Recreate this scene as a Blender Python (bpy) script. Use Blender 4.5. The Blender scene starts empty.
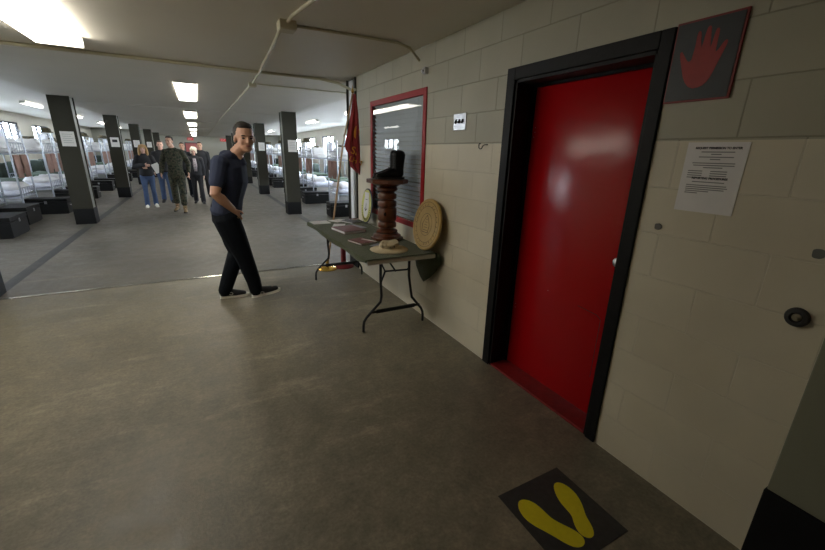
import bpy, bmesh, math, random
from mathutils import Vector, Matrix, noise
random.seed(7)
PI = math.pi
V = Vector
COL = bpy.context.scene.collection
sc = bpy.context.scene

# ------------------------------------------------------------------ materials
def new_mat(name):
    m = bpy.data.materials.new(name); m.use_nodes = True
    nt = m.node_tree; b = nt.nodes['Principled BSDF']
    return m, nt, b
def mat(name, col, rough=.6, metal=0., var=.12, scale=8., bump=0., bscale=40., coat=0., spec=.5, sheen=0.):
    m, nt, b = new_mat(name); N = nt.nodes; L = nt.links
    tc = N.new('ShaderNodeTexCoord'); nz = N.new('ShaderNodeTexNoise')
    nz.inputs['Scale'].default_value = scale; nz.inputs['Detail'].default_value = 4
    L.new(tc.outputs['Object'], nz.inputs['Vector'])
    mx = N.new('ShaderNodeMix'); mx.data_type = 'RGBA'
    mx.inputs[6].default_value = (*[c * (1 - var) for c in col], 1)
    mx.inputs[7].default_value = (*[min(1, c * (1 + var)) for c in col], 1)
    L.new(nz.outputs['Fac'], mx.inputs[0]); L.new(mx.outputs[2], b.inputs['Base Color'])
    b.inputs['Roughness'].default_value = rough; b.inputs['Metallic'].default_value = metal
    b.inputs['Specular IOR Level'].default_value = spec
    b.inputs['Coat Weight'].default_value = coat; b.inputs['Sheen Weight'].default_value = sheen
    if bump:
        n2 = N.new('ShaderNodeTexNoise'); n2.inputs['Scale'].default_value = bscale; n2.inputs['Detail'].default_value = 5
        L.new(tc.outputs['Object'], n2.inputs['Vector'])
        bp = N.new('ShaderNodeBump'); bp.inputs['Strength'].default_value = bump; bp.inputs['Distance'].default_value = .01
        L.new(n2.outputs['Fac'], bp.inputs['Height']); L.new(bp.outputs['Normal'], b.inputs['Normal'])
    return m
def emat(name, col, s):
    m, nt, b = new_mat(name)
    b.inputs['Base Color'].default_value = (*col, 1)
    b.inputs['Emission Color'].default_value = (*col, 1); b.inputs['Emission Strength'].default_value = s
    return m
def glass_mat(name, tint=(.9, .95, .95), ior=1.5, rough=0.):
    m = bpy.data.materials.new(name); m.use_nodes = True; nt = m.node_tree; N = nt.nodes; L = nt.links
    N.remove(N['Principled BSDF']); out = N['Material Output']
    t = N.new('ShaderNodeBsdfTransparent'); t.inputs[0].default_value = (*tint, 1)
    g = N.new('ShaderNodeBsdfGlossy'); g.inputs['Roughness'].default_value = rough
    f = N.new('ShaderNodeFresnel'); f.inputs[0].default_value = ior
    ge = N.new('ShaderNodeNewGeometry'); fm_ = N.new('ShaderNodeMath'); fm_.operation = 'MULTIPLY'; iv = N.new('ShaderNodeMath'); iv.operation = 'SUBTRACT'; iv.inputs[0].default_value = 1
    L.new(ge.outputs['Backfacing'], iv.inputs[1]); L.new(f.outputs[0], fm_.inputs[0]); L.new(iv.outputs[0], fm_.inputs[1])
    mx = N.new('ShaderNodeMixShader'); L.new(fm_.outputs[0], mx.inputs[0]); L.new(t.outputs[0], mx.inputs[1]); L.new(g.outputs[0], mx.inputs[2])
    L.new(mx.outputs[0], out.inputs[0])
    return m
def block_mat():
    # painted concrete masonry: cream below eight courses, grey-green above; joints read as thin grooves
    m, nt, b = new_mat('painted_block'); N = nt.nodes; L = nt.links
    g = N.new('ShaderNodeNewGeometry'); sp = N.new('ShaderNodeSeparateXYZ'); L.new(g.outputs['Position'], sp.inputs[0])
    ad = N.new('ShaderNodeMath'); ad.operation = 'ADD'; L.new(sp.outputs[0], ad.inputs[0]); L.new(sp.outputs[1], ad.inputs[1])
    a2 = N.new('ShaderNodeMath'); a2.operation = 'ADD'; a2.inputs[1].default_value = .21 * 200 - .004; L.new(sp.outputs[2], a2.inputs[0])
    a3 = N.new('ShaderNodeMath'); a3.operation = 'ADD'; a3.inputs[1].default_value = 42.0 + .06; L.new(ad.outputs[0], a3.inputs[0])
    cb = N.new('ShaderNodeCombineXYZ'); L.new(a3.outputs[0], cb.inputs[0]); L.new(a2.outputs[0], cb.inputs[1])
    br = N.new('ShaderNodeTexBrick'); br.offset = .5; br.squash = 1
    br.inputs['Scale'].default_value = 1; br.inputs['Brick Width'].default_value = .42; br.inputs['Row Height'].default_value = .21
    br.inputs['Mortar Size'].default_value = .0036; br.inputs['Mortar Smooth'].default_value = .4; br.inputs['Bias'].default_value = 0
    br.inputs['Color1'].default_value = (.465, .465, .465, 1); br.inputs['Color2'].default_value = (.535, .535, .535, 1); br.inputs['Mortar'].default_value = (.5, .5, .5, 1)
    L.new(cb.outputs[0], br.inputs['Vector'])
    gt = N.new('ShaderNodeMath'); gt.operation = 'GREATER_THAN'; gt.inputs[1].default_value = 1.675; L.new(sp.outputs[2], gt.inputs[0])
    mx = N.new('ShaderNodeMix'); mx.data_type = 'RGBA'; L.new(gt.outputs[0], mx.inputs[0])
    mx.inputs[6].default_value = (.645, .59, .465, 1); mx.inputs[7].default_value = (.42, .40, .31, 1)
    nz = N.new('ShaderNodeTexNoise'); nz.inputs['Scale'].default_value = 2.2; nz.inputs['Detail'].default_value = 6; L.new(g.outputs['Position'], nz.inputs['Vector'])
    rmp = N.new('ShaderNodeMapRange'); rmp.inputs[3].default_value = .82; rmp.inputs[4].default_value = 1.15; L.new(nz.outputs['Fac'], rmp.inputs[0])
    mu = N.new('ShaderNodeMix'); mu.data_type = 'RGBA'; mu.blend_type = 'MULTIPLY'; mu.inputs[0].default_value = 1
    L.new(mx.outputs[2], mu.inputs[6]); L.new(rmp.outputs[0], mu.inputs[7])
    mo = N.new('ShaderNodeMix'); mo.data_type = 'RGBA'; mo.blend_type = 'OVERLAY'; mo.inputs[0].default_value = .5
    L.new(mu.outputs[2], mo.inputs[6]); L.new(br.outputs['Color'], mo.inputs[7])
    # joints: paint lighter in the cream zone, dirtier in the upper zone
    jc = N.new('ShaderNodeMix'); jc.data_type = 'RGBA'; L.new(gt.outputs[0], jc.inputs[0])
    jc.inputs[6].default_value = (.66, .61, .50, 1); jc.inputs[7].default_value = (.31, .295, .22, 1)
    fin = N.new('ShaderNodeMix'); fin.data_type = 'RGBA'; L.new(br.outputs['Fac'], fin.inputs[0]); L.new(mo.outputs[2], fin.inputs[6]); L.new(jc.outputs[2], fin.inputs[7])
    L.new(fin.outputs[2], b.inputs['Base Color']); b.inputs['Roughness'].default_value = .5
    n2 = N.new('ShaderNodeTexNoise'); n2.inputs['Scale'].default_value = 90; n2.inputs['Detail'].default_value = 4; L.new(g.outputs['Position'], n2.inputs['Vector'])
    b1 = N.new('ShaderNodeBump'); b1.inputs['Strength'].default_value = .25; b1.inputs['Distance'].default_value = .004; L.new(n2.outputs['Fac'], b1.inputs['Height'])
    b2 = N.new('ShaderNodeBump'); b2.invert = True; b2.inputs['Strength'].default_value = .7; b2.inputs['Distance'].default_value = .006
    L.new(br.outputs['Fac'], b2.inputs['Height']); L.new(b1.outputs['Normal'], b2.inputs['Normal']); L.new(b2.outputs['Normal'], b.inputs['Normal'])
    return m
def floor_mat():
    m, nt, b = new_mat('worn_concrete'); N = nt.nodes; L = nt.links
    g = N.new('ShaderNodeNewGeometry'); sp = N.new('ShaderNodeSeparateXYZ'); L.new(g.outputs['Position'], sp.inputs[0])
    gt = N.new('ShaderNodeMath'); gt.operation = 'GREATER_THAN'; gt.inputs[1].default_value = 5.42; L.new(sp.outputs[1], gt.inputs[0])
    a = N.new('ShaderNodeMix'); a.data_type = 'RGBA'; L.new(gt.outputs[0], a.inputs[0])
    a.inputs[6].default_value = (.178, .158, .116, 1); a.inputs[7].default_value = (.118, .105, .084, 1)
    def nzr(scale, lo, hi, prev, det=8, f0=.3, f1=.7):
        nz = N.new('ShaderNodeTexNoise'); nz.inputs['Scale'].default_value = scale; nz.inputs['Detail'].default_value = det; nz.inputs['Roughness'].default_value = .62
        L.new(g.outputs['Position'], nz.inputs['Vector'])
        r = N.new('ShaderNodeMapRange'); r.inputs[1].default_value = f0; r.inputs[2].default_value = f1; r.inputs[3].default_value = lo; r.inputs[4].default_value = hi
        L.new(nz.outputs['Fac'], r.inputs[0])
        mu = N.new('ShaderNodeMix'); mu.data_type = 'RGBA'; mu.blend_type = 'MULTIPLY'; mu.inputs[0].default_value = 1
        L.new(prev, mu.inputs[6]); L.new(r.outputs[0], mu.inputs[7]); return mu.outputs[2], nz
    c, n1 = nzr(.9, .7, 1.3, a.outputs[2]); c, n2 = nzr(7, .78, 1.25, c); c, n3 = nzr(60, .8, 1.2, c, 4); c, n4 = nzr(22, .86, 1.14, c, 5)
    mp = N.new('ShaderNodeMapping'); mp.inputs['Scale'].default_value = (.55, 2.4, 1); mp.inputs['Rotation'].default_value = (0, 0, .5); L.new(g.outputs['Position'], mp.inputs[0])   # pale scuffs
    n5 = N.new('ShaderNodeTexNoise'); n5.inputs['Scale'].default_value = 1.6; n5.inputs['Detail'].default_value = 9; n5.inputs['Roughness'].default_value = .7; L.new(mp.outputs[0], n5.inputs['Vector'])
    r5 = N.new('ShaderNodeMapRange'); r5.inputs[1].default_value = .56; r5.inputs[2].default_value = .72; r5.inputs[3].default_value = 1; r5.inputs[4].default_value = 1.6; L.new(n5.outputs['Fac'], r5.inputs[0])
    m5 = N.new('ShaderNodeMix'); m5.data_type = 'RGBA'; m5.blend_type = 'MULTIPLY'; m5.inputs[0].default_value = 1; L.new(c, m5.inputs[6]); L.new(r5.outputs[0], m5.inputs[7]); c = m5.outputs[2]
    L.new(c, b.inputs['Base Color'])
    r = N.new('ShaderNodeMapRange'); r.inputs[1].default_value = .3; r.inputs[2].default_value = .7; r.inputs[3].default_value = .36; r.inputs[4].default_value = .62
    L.new(n2.outputs['Fac'], r.inputs[0]); L.new(r.outputs[0], b.inputs['Roughness'])
    bp = N.new('ShaderNodeBump'); bp.inputs['Strength'].default_value = .12; bp.inputs['Distance'].default_value = .01
    L.new(n3.outputs['Fac'], bp.inputs['Height']); L.new(bp.outputs['Normal'], b.inputs['Normal'])
    return m
def ramp_mat(name, stops, scale, rough=.8, kind='noise', interp='CONSTANT', detail=3):
    m, nt, b = new_mat(name); N = nt.nodes; L = nt.links
    tc = N.new('ShaderNodeTexCoord'); nz = N.new('ShaderNodeTexNoise'); nz.inputs['Scale'].default_value = scale; nz.inputs['Detail'].default_value = detail
    L.new(tc.outputs['Object'], nz.inputs['Vector'])
    cr = N.new('ShaderNodeValToRGB'); cr.color_ramp.interpolation = interp
    e = cr.color_ramp.elements
    e[0].position = stops[0][0]; e[0].color = (*stops[0][1], 1); e[1].position = stops[1][0]; e[1].color = (*stops[1][1], 1)
    for p, c in stops[2:]:
        k = e.new(p); k.color = (*c, 1)
    L.new(nz.outputs['Fac'], cr.inputs[0]); L.new(cr.outputs[0], b.inputs['Base Color']); b.inputs['Roughness'].default_value = rough
    return m
def wood_mat(name, c1, c2, scale=6., rough=.35, coat=.3, axis=2):
    m, nt, b = new_mat(name); N = nt.nodes; L = nt.links
    tc = N.new('ShaderNodeTexCoord'); mp = N.new('ShaderNodeMapping'); s = [scale * 4] * 3; s[axis] = scale * .5
    mp.inputs['Scale'].default_value = s; L.new(tc.outputs['Object'], mp.inputs[0])
    nz = N.new('ShaderNodeTexNoise'); nz.inputs['Scale'].default_value = 2; nz.inputs['Detail'].default_value = 8; L.new(mp.outputs[0], nz.inputs['Vector'])
    mx = N.new('ShaderNodeMix'); mx.data_type = 'RGBA'; mx.inputs[6].default_value = (*c1, 1); mx.inputs[7].default_value = (*c2, 1)
    L.new(nz.outputs['Fac'], mx.inputs[0]); L.new(mx.outputs[2], b.inputs['Base Color'])
    b.inputs['Roughness'].default_value = rough; b.inputs['Coat Weight'].default_value = coat; b.inputs['Coat Roughness'].default_value = .15
    return m

M = {}
M['block'] = block_mat(); M['floor'] = floor_mat()
M['ceiling'] = mat('painted_ceiling', (.68, .65, .58), .5, var=.06, scale=1.5, bump=.15, bscale=60)
M['bay_ceiling'] = mat('pale_bay_ceiling', (.72, .69, .64), .5, var=.05, scale=1.5)
M['bay_wall'] = mat('pale_bay_wall', (.60, .56, .47), .6, var=.05, scale=1.5)
M['end_wall'] = mat('end_wall_paint', (.32, .31, .26), .6, var=.05, scale=1)
M['grey_panel'] = mat('grey_green_panel', (.22, .22, .165), .5, var=.06, scale=3, bump=.1)
M['green_steel'] = mat('green_grey_steel_paint', (.034, .032, .022), .7, spec=.3, var=.08, scale=5)
M['channel'] = mat('web_paint', (.15, .15, .13), .4, var=.08, scale=5)
M['black_base'] = mat('black_base_paint', (.008, .008, .009), .6, var=.2, spec=.2)
M['black_trim'] = mat('black_gloss_trim', (.006, .006, .0065), .5, var=.25, bump=.25, bscale=30, spec=.18)
M['red_door'] = mat('red_gloss_door', (.40, .004, .007), .19, var=.05, scale=3, bump=.13, bscale=11, spec=.26)
M['red_sill'] = mat('worn_red_paint', (.2, .008, .008), .45, var=.35, scale=25, bump=.3)
M['red_trim'] = mat('red_frame_paint', (.34, .010, .014), .45, var=.1, spec=.25)
M['red_hand'] = mat('red_hand_paint', (.33, .022, .02), .55, var=.2, scale=30)
M['board'] = mat('dark_sign_board', (.022, .025, .03), .5, var=.4, scale=14, bump=.1)
M['chrome'] = mat('brushed_chrome', (.5, .5, .52), .3, 1, var=.05)
M['steel'] = mat('bunk_grey_metal', (.36, .38, .42), .35, .5, var=.1)
M['conduit'] = mat('cream_painted_conduit', (.50, .46, .33), .45, var=.12, scale=12)
M['white_pipe'] = mat('white_painted_pipe', (.8, .82, .85), .35, var=.04)
M['paper'] = mat('white_paper', (.72, .70, .68), .6, var=.03, scale=20)
M['plastic_paper'] = mat('sleeved_paper', (.74, .72, .73), .35, var=.05, scale=20, bump=.15, bscale=12)
M['ink'] = mat('black_ink', (.03, .03, .035), .7, var=.1)
M['grey_ink'] = mat('small_print_ink', (.25, .25, .26), .7, var=.1)
M['yellow'] = mat('yellow_floor_paint', (.62, .53, .012), .6, var=.12, scale=40, bump=.1, bscale=90)
M['dark_mat'] = mat('dark_floor_paint', (.026, .026, .027), .6, var=.5, scale=30, bump=.2)
M['band'] = ramp_mat('worn_dark_band', [(0., (.02, .02, .021)), (.52, (.028, .028, .03)), (.66, (.12, .108, .088))], .55, .5, interp='LINEAR', detail=6)
M['metal_strip'] = mat('worn_floor_metal', (.55, .54, .5), .22, .9, var=.3, scale=4, bump=.3, bscale=6)
M['putty'] = mat('grey_filler', (.14, .14, .13), .7, var=.2)
M['rubber'] = mat('black_rubber', (.02, .02, .02), .6, var=.3, bump=.2)
M['tan_hub'] = mat('tan_bumper_hub', (.3, .26, .17), .6)
M['cloth'] = mat('olive_green_cloth', (.05, .062, .024), .95, var=.2, scale=3, bump=.4, bscale=220, sheen=.15)
M['tabletop'] = mat('light_grey_table_edge', (.58, .56, .48), .5, var=.08)
M['table_leg'] = mat('dark_grey_steel_leg', (.035, .037, .04), .35, .6)
M['wood_red'] = wood_mat('varnished_red_brown_wood', (.05, .011, .004), (.15, .042, .014), 5, .28, .5)
M['gold'] = mat('gold_wood_plaque', (.42, .28, .085), .4, var=.25, scale=12)
M['gold_dark'] = mat('engraved_brown', (.11, .07, .03), .6, var=.2)
M['boot'] = mat('black_leather', (.006, .006, .007), .3, var=.2, bump=.25, bscale=35, spec=.2)
M['khaki'] = mat('khaki_cotton', (.50, .42, .28), .9, var=.18, scale=22, bump=.3, bscale=120)
M['brass'] = mat('polished_brass', (.75, .5, .12), .25, 1, var=.1)
M['flag_red'] = mat('crimson_flag_cloth', (.23, .008, .010), .8, var=.15, scale=12, bump=.2, bscale=200, sheen=.2)
M['flag_gold'] = mat('gold_flag_cloth', (.65, .28, .03), .8, var=.15)
M['pole_wood'] = wood_mat('pale_flag_pole_wood', (.38, .22, .1), (.52, .34, .17), 4)
M['stand_red'] = mat('dark_red_stand_paint', (.2, .01, .014), .35, var=.1)
M['plaque_yellow'] = mat('yellow_plaque_paint', (.6, .58, .14), .5)
M['book_red'] = mat('dark_red_cover', (.13, .022, .024), .45, var=.15)
M['book_dark'] = mat('dark_booklet_cover', (.035, .03, .04), .4, var=.15)
M['book_blue'] = mat('grey_blue_cover', (.24, .26, .35), .4, var=.1)
M['blind'] = mat('blue_grey_blind', (.66, .68, .74), .5, var=.06)
M['office'] = mat('dim_office_wall', (.16, .17, .16), .7)
M['pane'] = glass_mat('window_glass'); M['office_pane'] = glass_mat('office_glass', (.93, .95, .95), 1.5)
M['win_frame'] = mat('black_window_frame', (.02, .022, .03), .5)
M['diffuser'] = emat('warm_light_diffuser', (1, .94, .82), 19.)
M['bay_diffuser'] = emat('cool_tube_diffuser', (1, .97, .90), 12.)
M['fixture'] = mat('white_fixture_metal', (.6, .6, .56), .4)
M['locker'] = mat('black_painted_wood', (.008, .008, .008), .5, var=.4, scale=8, bump=.15, spec=.22)
M['sheet'] = mat('white_sheet', (.74, .75, .84), .9, var=.08, scale=6, bump=.4, bscale=9)
M['sheet_warm'] = mat('cream_sheet', (.76, .75, .76), .9, var=.08, scale=6, bump=.4, bscale=9)
M['blanket'] = mat('green_wool_blanket', (.05, .075, .045), .95, var=.2)
M['towel'] = ramp_mat('brown_towel', [(0., (.24, .14, .11)), (.55, (.33, .2, .16))], 6, .95, interp='LINEAR')
M['pack'] = ramp_mat('camouflage_canvas', [(0., (.05, .045, .03)), (.45, (.11, .09, .05)), (.56, (.03, .04, .02))], 14, .9)
M['duffel'] = mat('dark_green_canvas', (.025, .035, .022), .9, var=.3)
M['exit'] = emat('red_exit_sign', (.7, .03, .03), .25)
M['poster'] = mat('red_pink_poster', (.36, .10, .10), .6, var=.3, scale=5)
# people
M['skin'] = mat('skin', (.50, .28, .19), .5, var=.06, scale=10)
M['skin_pale'] = mat('fair_skin', (.56, .33, .25), .5, var=.06, scale=10)
M['lips'] = mat('lips', (.34, .12, .1), .5); M['eye'] = mat('eye', (.04, .03, .03), .25)
M['eyewhite'] = mat('eye_white', (.55, .52, .48), .3)
M['hair_dark'] = mat('dark_brown_hair', (.018, .013, .009), .7, var=.4, scale=60, bump=.6, bscale=150)
M['hair_blond'] = mat('blonde_hair', (.36, .22, .09), .6, var=.4, scale=30, bump=.5, bscale=90)
M['hair_white'] = mat('white_hair', (.72, .66, .52), .7, var=.15, scale=40, bump=.6, bscale=80)
M['hair_brown'] = mat('brown_hair', (.06, .035, .02), .7, var=.3, scale=60, bump=.5, bscale=120)
M['navy'] = mat('navy_cotton', (.024, .033, .070), .9, var=.15, scale=5, bump=.5, bscale=14)
M['denim_dark'] = mat('dark_denim', (.005, .007, .011), .9, spec=.15, var=.35, scale=9, bump=.5, bscale=16)
M['denim'] = mat('blue_denim', (.06, .10, .2), .85, var=.25, scale=8, bump=.4, bscale=18)
M['stitch'] = mat('tan_stitching', (.25, .15, .06), .8)
M['black_cloth'] = mat('black_jacket_cloth', (.012, .012, .016), .8, var=.3, bump=.4, bscale=20)
M['camo'] = ramp_mat('woodland_camouflage', [(0., (.010, .013, .009)), (.42, (.035, .042, .022)), (.52, (.075, .06, .038)), (.6, (.014, .018, .011))], 17, .9)
M['tan_boot'] = mat('tan_suede_boot', (.22, .15, .07), .8)
M['pattern'] = ramp_mat('patterned_blouse', [(0., (.5, .48, .5)), (.47, (.12, .1, .14)), (.55, (.55, .4, .42))], 45, .8)
M['canvas_black'] = mat('black_canvas_shoe', (.01, .01, .012), .8, bump=.3)
M['shoe_white'] = mat('off_white_rubber', (.78, .76, .68), .5)

# ------------------------------------------------------------------ mesh helpers
def bx(bm, c, s, rot=None, bev=0.):
    r = bmesh.ops.create_cube(bm, size=1); vs = r['verts']
    for v in vs: v.co = V((v.co.x * s[0], v.co.y * s[1], v.co.z * s[2]))
    if bev:
        es = list({e for v in vs for e in v.link_edges})
        rb = bmesh.ops.bevel(bm, geom=es, offset=min(bev, min(s) * .45), segments=2, affect='EDGES', profile=.5)
        vs = list({v for f in rb['faces'] for v in f.verts} | {v for v in vs if v.is_valid})
        seen = set(vs); st = list(vs)
        while st:
            v = st.pop()
            for e in v.link_edges:
                o = e.other_vert(v)
                if o not in seen: seen.add(o); st.append(o)
        vs = list(seen)
    for v in vs:
        if rot is not None: v.co = rot @ v.co
        v.co += V(c)
    return vs
def box2(bm, x0, x1, y0, y1, z0, z1, bev=0.):
    return bx(bm, ((x0 + x1) / 2, (y0 + y1) / 2, (z0 + z1) / 2), (abs(x1 - x0), abs(y1 - y0), abs(z1 - z0)), None, bev)
def tube(bm, pts, r, seg=10, flat=1., side=None, caps=True):
    """swept tube; r is one radius or a list; rounded ends"""
    pts = [V(p) for p in pts]; n = len(pts); rs = r if isinstance(r, (list, tuple)) else [r] * n
    rings = []; up = None
    for i, p in enumerate(pts):
        t = (pts[min(i + 1, n - 1)] - pts[max(i - 1, 0)]).normalized()
        if up is None:
            ref = V(side) if side is not None else (V((0, 0, 1)) if abs(t.z) < .9 else V((1, 0, 0)))
        else: ref = up
        a = (ref - t * ref.dot(t)).normalized(); up = a; b = t.cross(a)
        rr = rs[i]; ra, rb = (rr if isinstance(rr, (tuple, list)) else (rr, rr * flat))
        rings.append((p, a, b, ra, rb, t))
    full = []
    if caps:
        p, a, b, ra, rb, t = rings[0]
        for k in (.35, .75): full.append((p - t * min(ra, rb) * math.sqrt(1 - k * k) * .8, a, b, ra * k, rb * k))
    full += [x[:5] for x in rings]
    if caps:
        p, a, b, ra, rb, t = rings[-1]
        for k in (.75, .35): full.append((p + t * min(ra, rb) * math.sqrt(1 - k * k) * .8, a, b, ra * k, rb * k))
    R = []
    for p, a, b, ra, rb in full:
        R.append([bm.verts.new(p + a * math.cos(2 * PI * k / seg) * ra + b * math.sin(2 * PI * k / seg) * rb) for k in range(seg)])
    for i in range(len(R) - 1):
        for k in range(seg):
            bm.faces.new((R[i][k], R[i][(k + 1) % seg], R[i + 1][(k + 1) % seg], R[i + 1][k]))
    bm.faces.new(R[0][::-1]); bm.faces.new(R[-1])
def lathe(bm, prof, c=(0, 0, 0), seg=24, mtx=None):
    R = []
    for r, z in prof:
        ring = []
        for k in range(seg):
            a = 2 * PI * k / seg; p = V((r * math.cos(a), r * math.sin(a), z))
            if mtx is not None: p = mtx @ p
            ring.append(bm.verts.new(p + V(c)))
        R.append(ring)
    for i in range(len(R) - 1):
        for k in range(seg): bm.faces.new((R[i][k], R[i][(k + 1) % seg], R[i + 1][(k + 1) % seg], R[i + 1][k]))
    bm.faces.new(R[0][::-1]); bm.faces.new(R[-1])
def ell(bm, c, r, rot=None, seg=16):
    m = Matrix.Translation(V(c)) @ (rot.to_4x4() if rot is not None else Matrix.Identity(4)) @ Matrix.Diagonal((r[0], r[1], r[2], 1))
    bmesh.ops.create_uvsphere(bm, u_segments=seg, v_segments=max(6, seg // 2 + 2), radius=1, matrix=m)
def prism(bm, poly, mtx, h):
    """flat outline poly (2-D) extruded by h along local z"""
    a = [bm.verts.new(mtx @ V((x, y, 0))) for x, y in poly]; b = [bm.verts.new(mtx @ V((x, y, h))) for x, y in poly]
    n = len(poly); f1 = bm.faces.new(a[::-1]); f2 = bm.faces.new(b)
    for i in range(n): bm.faces.new((a[i], a[(i + 1) % n], b[(i + 1) % n], b[i]))
    bmesh.ops.triangulate(bm, faces=[f1, f2])
def smooth_poly(p, n=2):
    for _ in range(n):
        q = []
        for i in range(len(p)):
            a, b = p[i], p[(i + 1) % len(p)]
            q += [(a[0] * .75 + b[0] * .25, a[1] * .75 + b[1] * .25), (a[0] * .25 + b[0] * .75, a[1] * .25 + b[1] * .75)]
        p = q
    return p
def B(): return bmesh.new()
def obj(name, bm, m, parent=None, smooth=False, shift=True):
    bmesh.ops.recalc_face_normals(bm, faces=bm.faces)
    me = bpy.data.meshes.new(name)
    if parent is not None and shift:
        inv = parent_world(parent).inverted(); bmesh.ops.transform(bm, matrix=inv, verts=bm.verts)
    bm.to_mesh(me); bm.free()
    if m is not None: me.materials.append(M[m] if isinstance(m, str) else m)
    if smooth is True:
        for p in me.polygons: p.use_smooth = True
    elif smooth:
        for p in me.polygons: p.use_smooth = True
        me.set_sharp_from_angle(angle=math.radians(smooth))
    o = bpy.data.objects.new(name, me); COL.objects.link(o)
    if parent is not None: o.parent = parent
    return o
def parent_world(p):
    m = p.matrix_basis.copy()
    while p.parent is not None:
        p = p.parent; m = p.matrix_basis @ m
    return m
def tag(o, label=None, cat=None, group=None, kind=None):
    if label: o['label'] = label
    if cat: o['category'] = cat
    if group: o['group'] = group
    if kind: o['kind'] = kind
    return o
def thing(name, label, cat, loc=(0, 0, 0), rz=0., group=None):
    o = bpy.data.objects.new(name, None); o.empty_display_size = .1; COL.objects.link(o)
    o.location = loc; o.rotation_euler = (0, 0, rz)
    o.matrix_basis = Matrix.Translation(V(loc)) @ Matrix.Rotation(rz, 4, 'Z')
    return tag(o, label, cat, group)
def struct(name, bm, m, **k):
    return tag(obj(name, bm, m, **k), kind='structure')
def recenter(o):
    """put a one-mesh thing's origin at its base"""
    me = o.data; xs = [v.co for v in me.vertices]
    c = V(((min(v.x for v in xs) + max(v.x for v in xs)) / 2, (min(v.y for v in xs) + max(v.y for v in xs)) / 2, min(v.z for v in xs)))
    me.transform(Matrix.Translation(-c)); o.location = c
    for ch in o.children: ch.data.transform(Matrix.Translation(-c))
    return o
def dup(root, loc, rz=0., label=None, group=None, sz=None):
    r = root.copy(); COL.objects.link(r); r.location = loc; r.rotation_euler = (0, 0, rz)
    if sz: r.scale = sz
    if label: r['label'] = label
    if group: r['group'] = group
    for ch in list(root.children):
        c = ch.copy(); COL.objects.link(c); c.parent = r
        for g in list(ch.children):
            d = g.copy(); COL.objects.link(d); d.parent = c
    return r
def text_bm(s, size, mtx, depth=.0006, bold=0.):
    cu = bpy.data.curves.new('t', 'FONT'); cu.body = s; cu.size = size; cu.align_x = 'CENTER'; cu.align_y = 'CENTER'; cu.extrude = depth; cu.offset = bold
    o = bpy.data.objects.new('t', cu); COL.objects.link(o)
    me = bpy.data.meshes.new_from_object(o.evaluated_get(bpy.context.evaluated_depsgraph_get()))
    bm = B(); bm.from_mesh(me); bmesh.ops.transform(bm, matrix=mtx, verts=bm.verts)
    bpy.data.objects.remove(o); bpy.data.curves.remove(cu); bpy.data.meshes.remove(me)
    return bm
def merge(bm, other):
    me = bpy.data.meshes.new('m'); other.to_mesh(me); other.free(); bm.from_mesh(me); bpy.data.meshes.remove(me)
def remesh(bm, voxel, it=4, fac=.5):
    me = bpy.data.meshes.new('r'); bmesh.ops.recalc_face_normals(bm, faces=bm.faces); bm.to_mesh(me); bm.free()
    o = bpy.data.objects.new('r', me); COL.objects.link(o)
    md = o.modifiers.new('r', 'REMESH'); md.mode = 'VOXEL'; md.voxel_size = voxel
    s = o.modifiers.new('s', 'SMOOTH'); s.iterations = it; s.factor = fac
    dg = bpy.context.evaluated_depsgraph_get(); dg.update()
    m2 = bpy.data.meshes.new_from_object(o.evaluated_get(dg))
    b2 = B(); b2.from_mesh(m2)
    bpy.data.objects.remove(o); bpy.data.meshes.remove(me); bpy.data.meshes.remove(m2)
    return b2

W = 1.86; HC = 2.49; BC = 2.8; XO = 6.5; YE = 36.7; XS = 2.42
def wall_m(y, z, x=W):   # frame on the right wall: local x runs to the viewer's right
    return Matrix(((0, 0, -1, x), (-1, 0, 0, y), (0, 1, 0, z), (0, 0, 0, 1)))
def front_m(x, y, z):    # frame on a face that looks toward -Y
    return Matrix(((1, 0, 0, x), (0, 0, -1, y), (0, 1, 0, z), (0, 0, 0, 1)))

# ------------------------------------------------------------------ the setting
b = B(); box2(b, -XO - .3, XO + .3, -3.2, YE + .2, -.15, 0); struct('floor', b, 'floor')
b = B(); box2(b, -60, 60, -40, 80, -.4, -.2); struct('trim_4', b, mat('outdoor_gravel', (.30, .30, .27), .9))
b = B(); box2(b, -XS, XS, -3.2, YE, HC, HC + .5); struct('ceiling', b, 'ceiling')
for s, nm in ((-1, 'left'), (1, 'right')):
    b = B(); box2(b, s * XS, s * (XO + .3), -3.2, YE, BC, BC + .19); struct('ceiling_bay_' + nm, b, 'bay_ceiling')
b = B(); box2(b, -XO - .3, XO + .3, YE, YE + .2, 0, 3.0); struct('wall_end', b, 'end_wall')
b = B(); box2(b, -2.6, 2.6, -3.2, -3.0, 0, 2.6); struct('wall_back', b, 'block')
DY0, DY1, DH = 1.185, 2.10, 2.06
WY0, WY1, WZ0, WZ1 = 3.29, 4.49, .93, 2.10
b = B()
for y0, y1, z0, z1 in ((-3.2, DY0, 0, 2.6), (DY0, DY1, DH, 2.6), (DY1, WY0, 0, 2.6), (WY0, WY1, 0, WZ0), (WY0, WY1, WZ1, 2.6), (WY1, 5.02, 0, 2.6)):
    box2(b, W, W + .26, y0, y1, z0, z1)
struct('wall_right', b, 'block')
b = B(); box2(b, -2.32, -2.12, -3.2, 5.0, 0, 2.6); struct('wall_left', b, 'block')
b = B(); box2(b, W + .2, XO + .3, 5.05, 5.25, 0, 3.0); struct('wall_office_side', b, 'bay_wall')
b = B(); box2(b, -XO - .3, -2.3, 5.05, 5.25, 0, 3.0); struct('wall_left_side', b, 'bay_wall')
# office behind the glazed opening
b = B(); box2(b, 4.4, 4.5, 2.4, 5.1, 0, 2.6); box2(b, W + .26, 4.4, 2.4, 2.5, 0, 2.6); struct('wall_office_inner', b, 'office')
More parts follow.
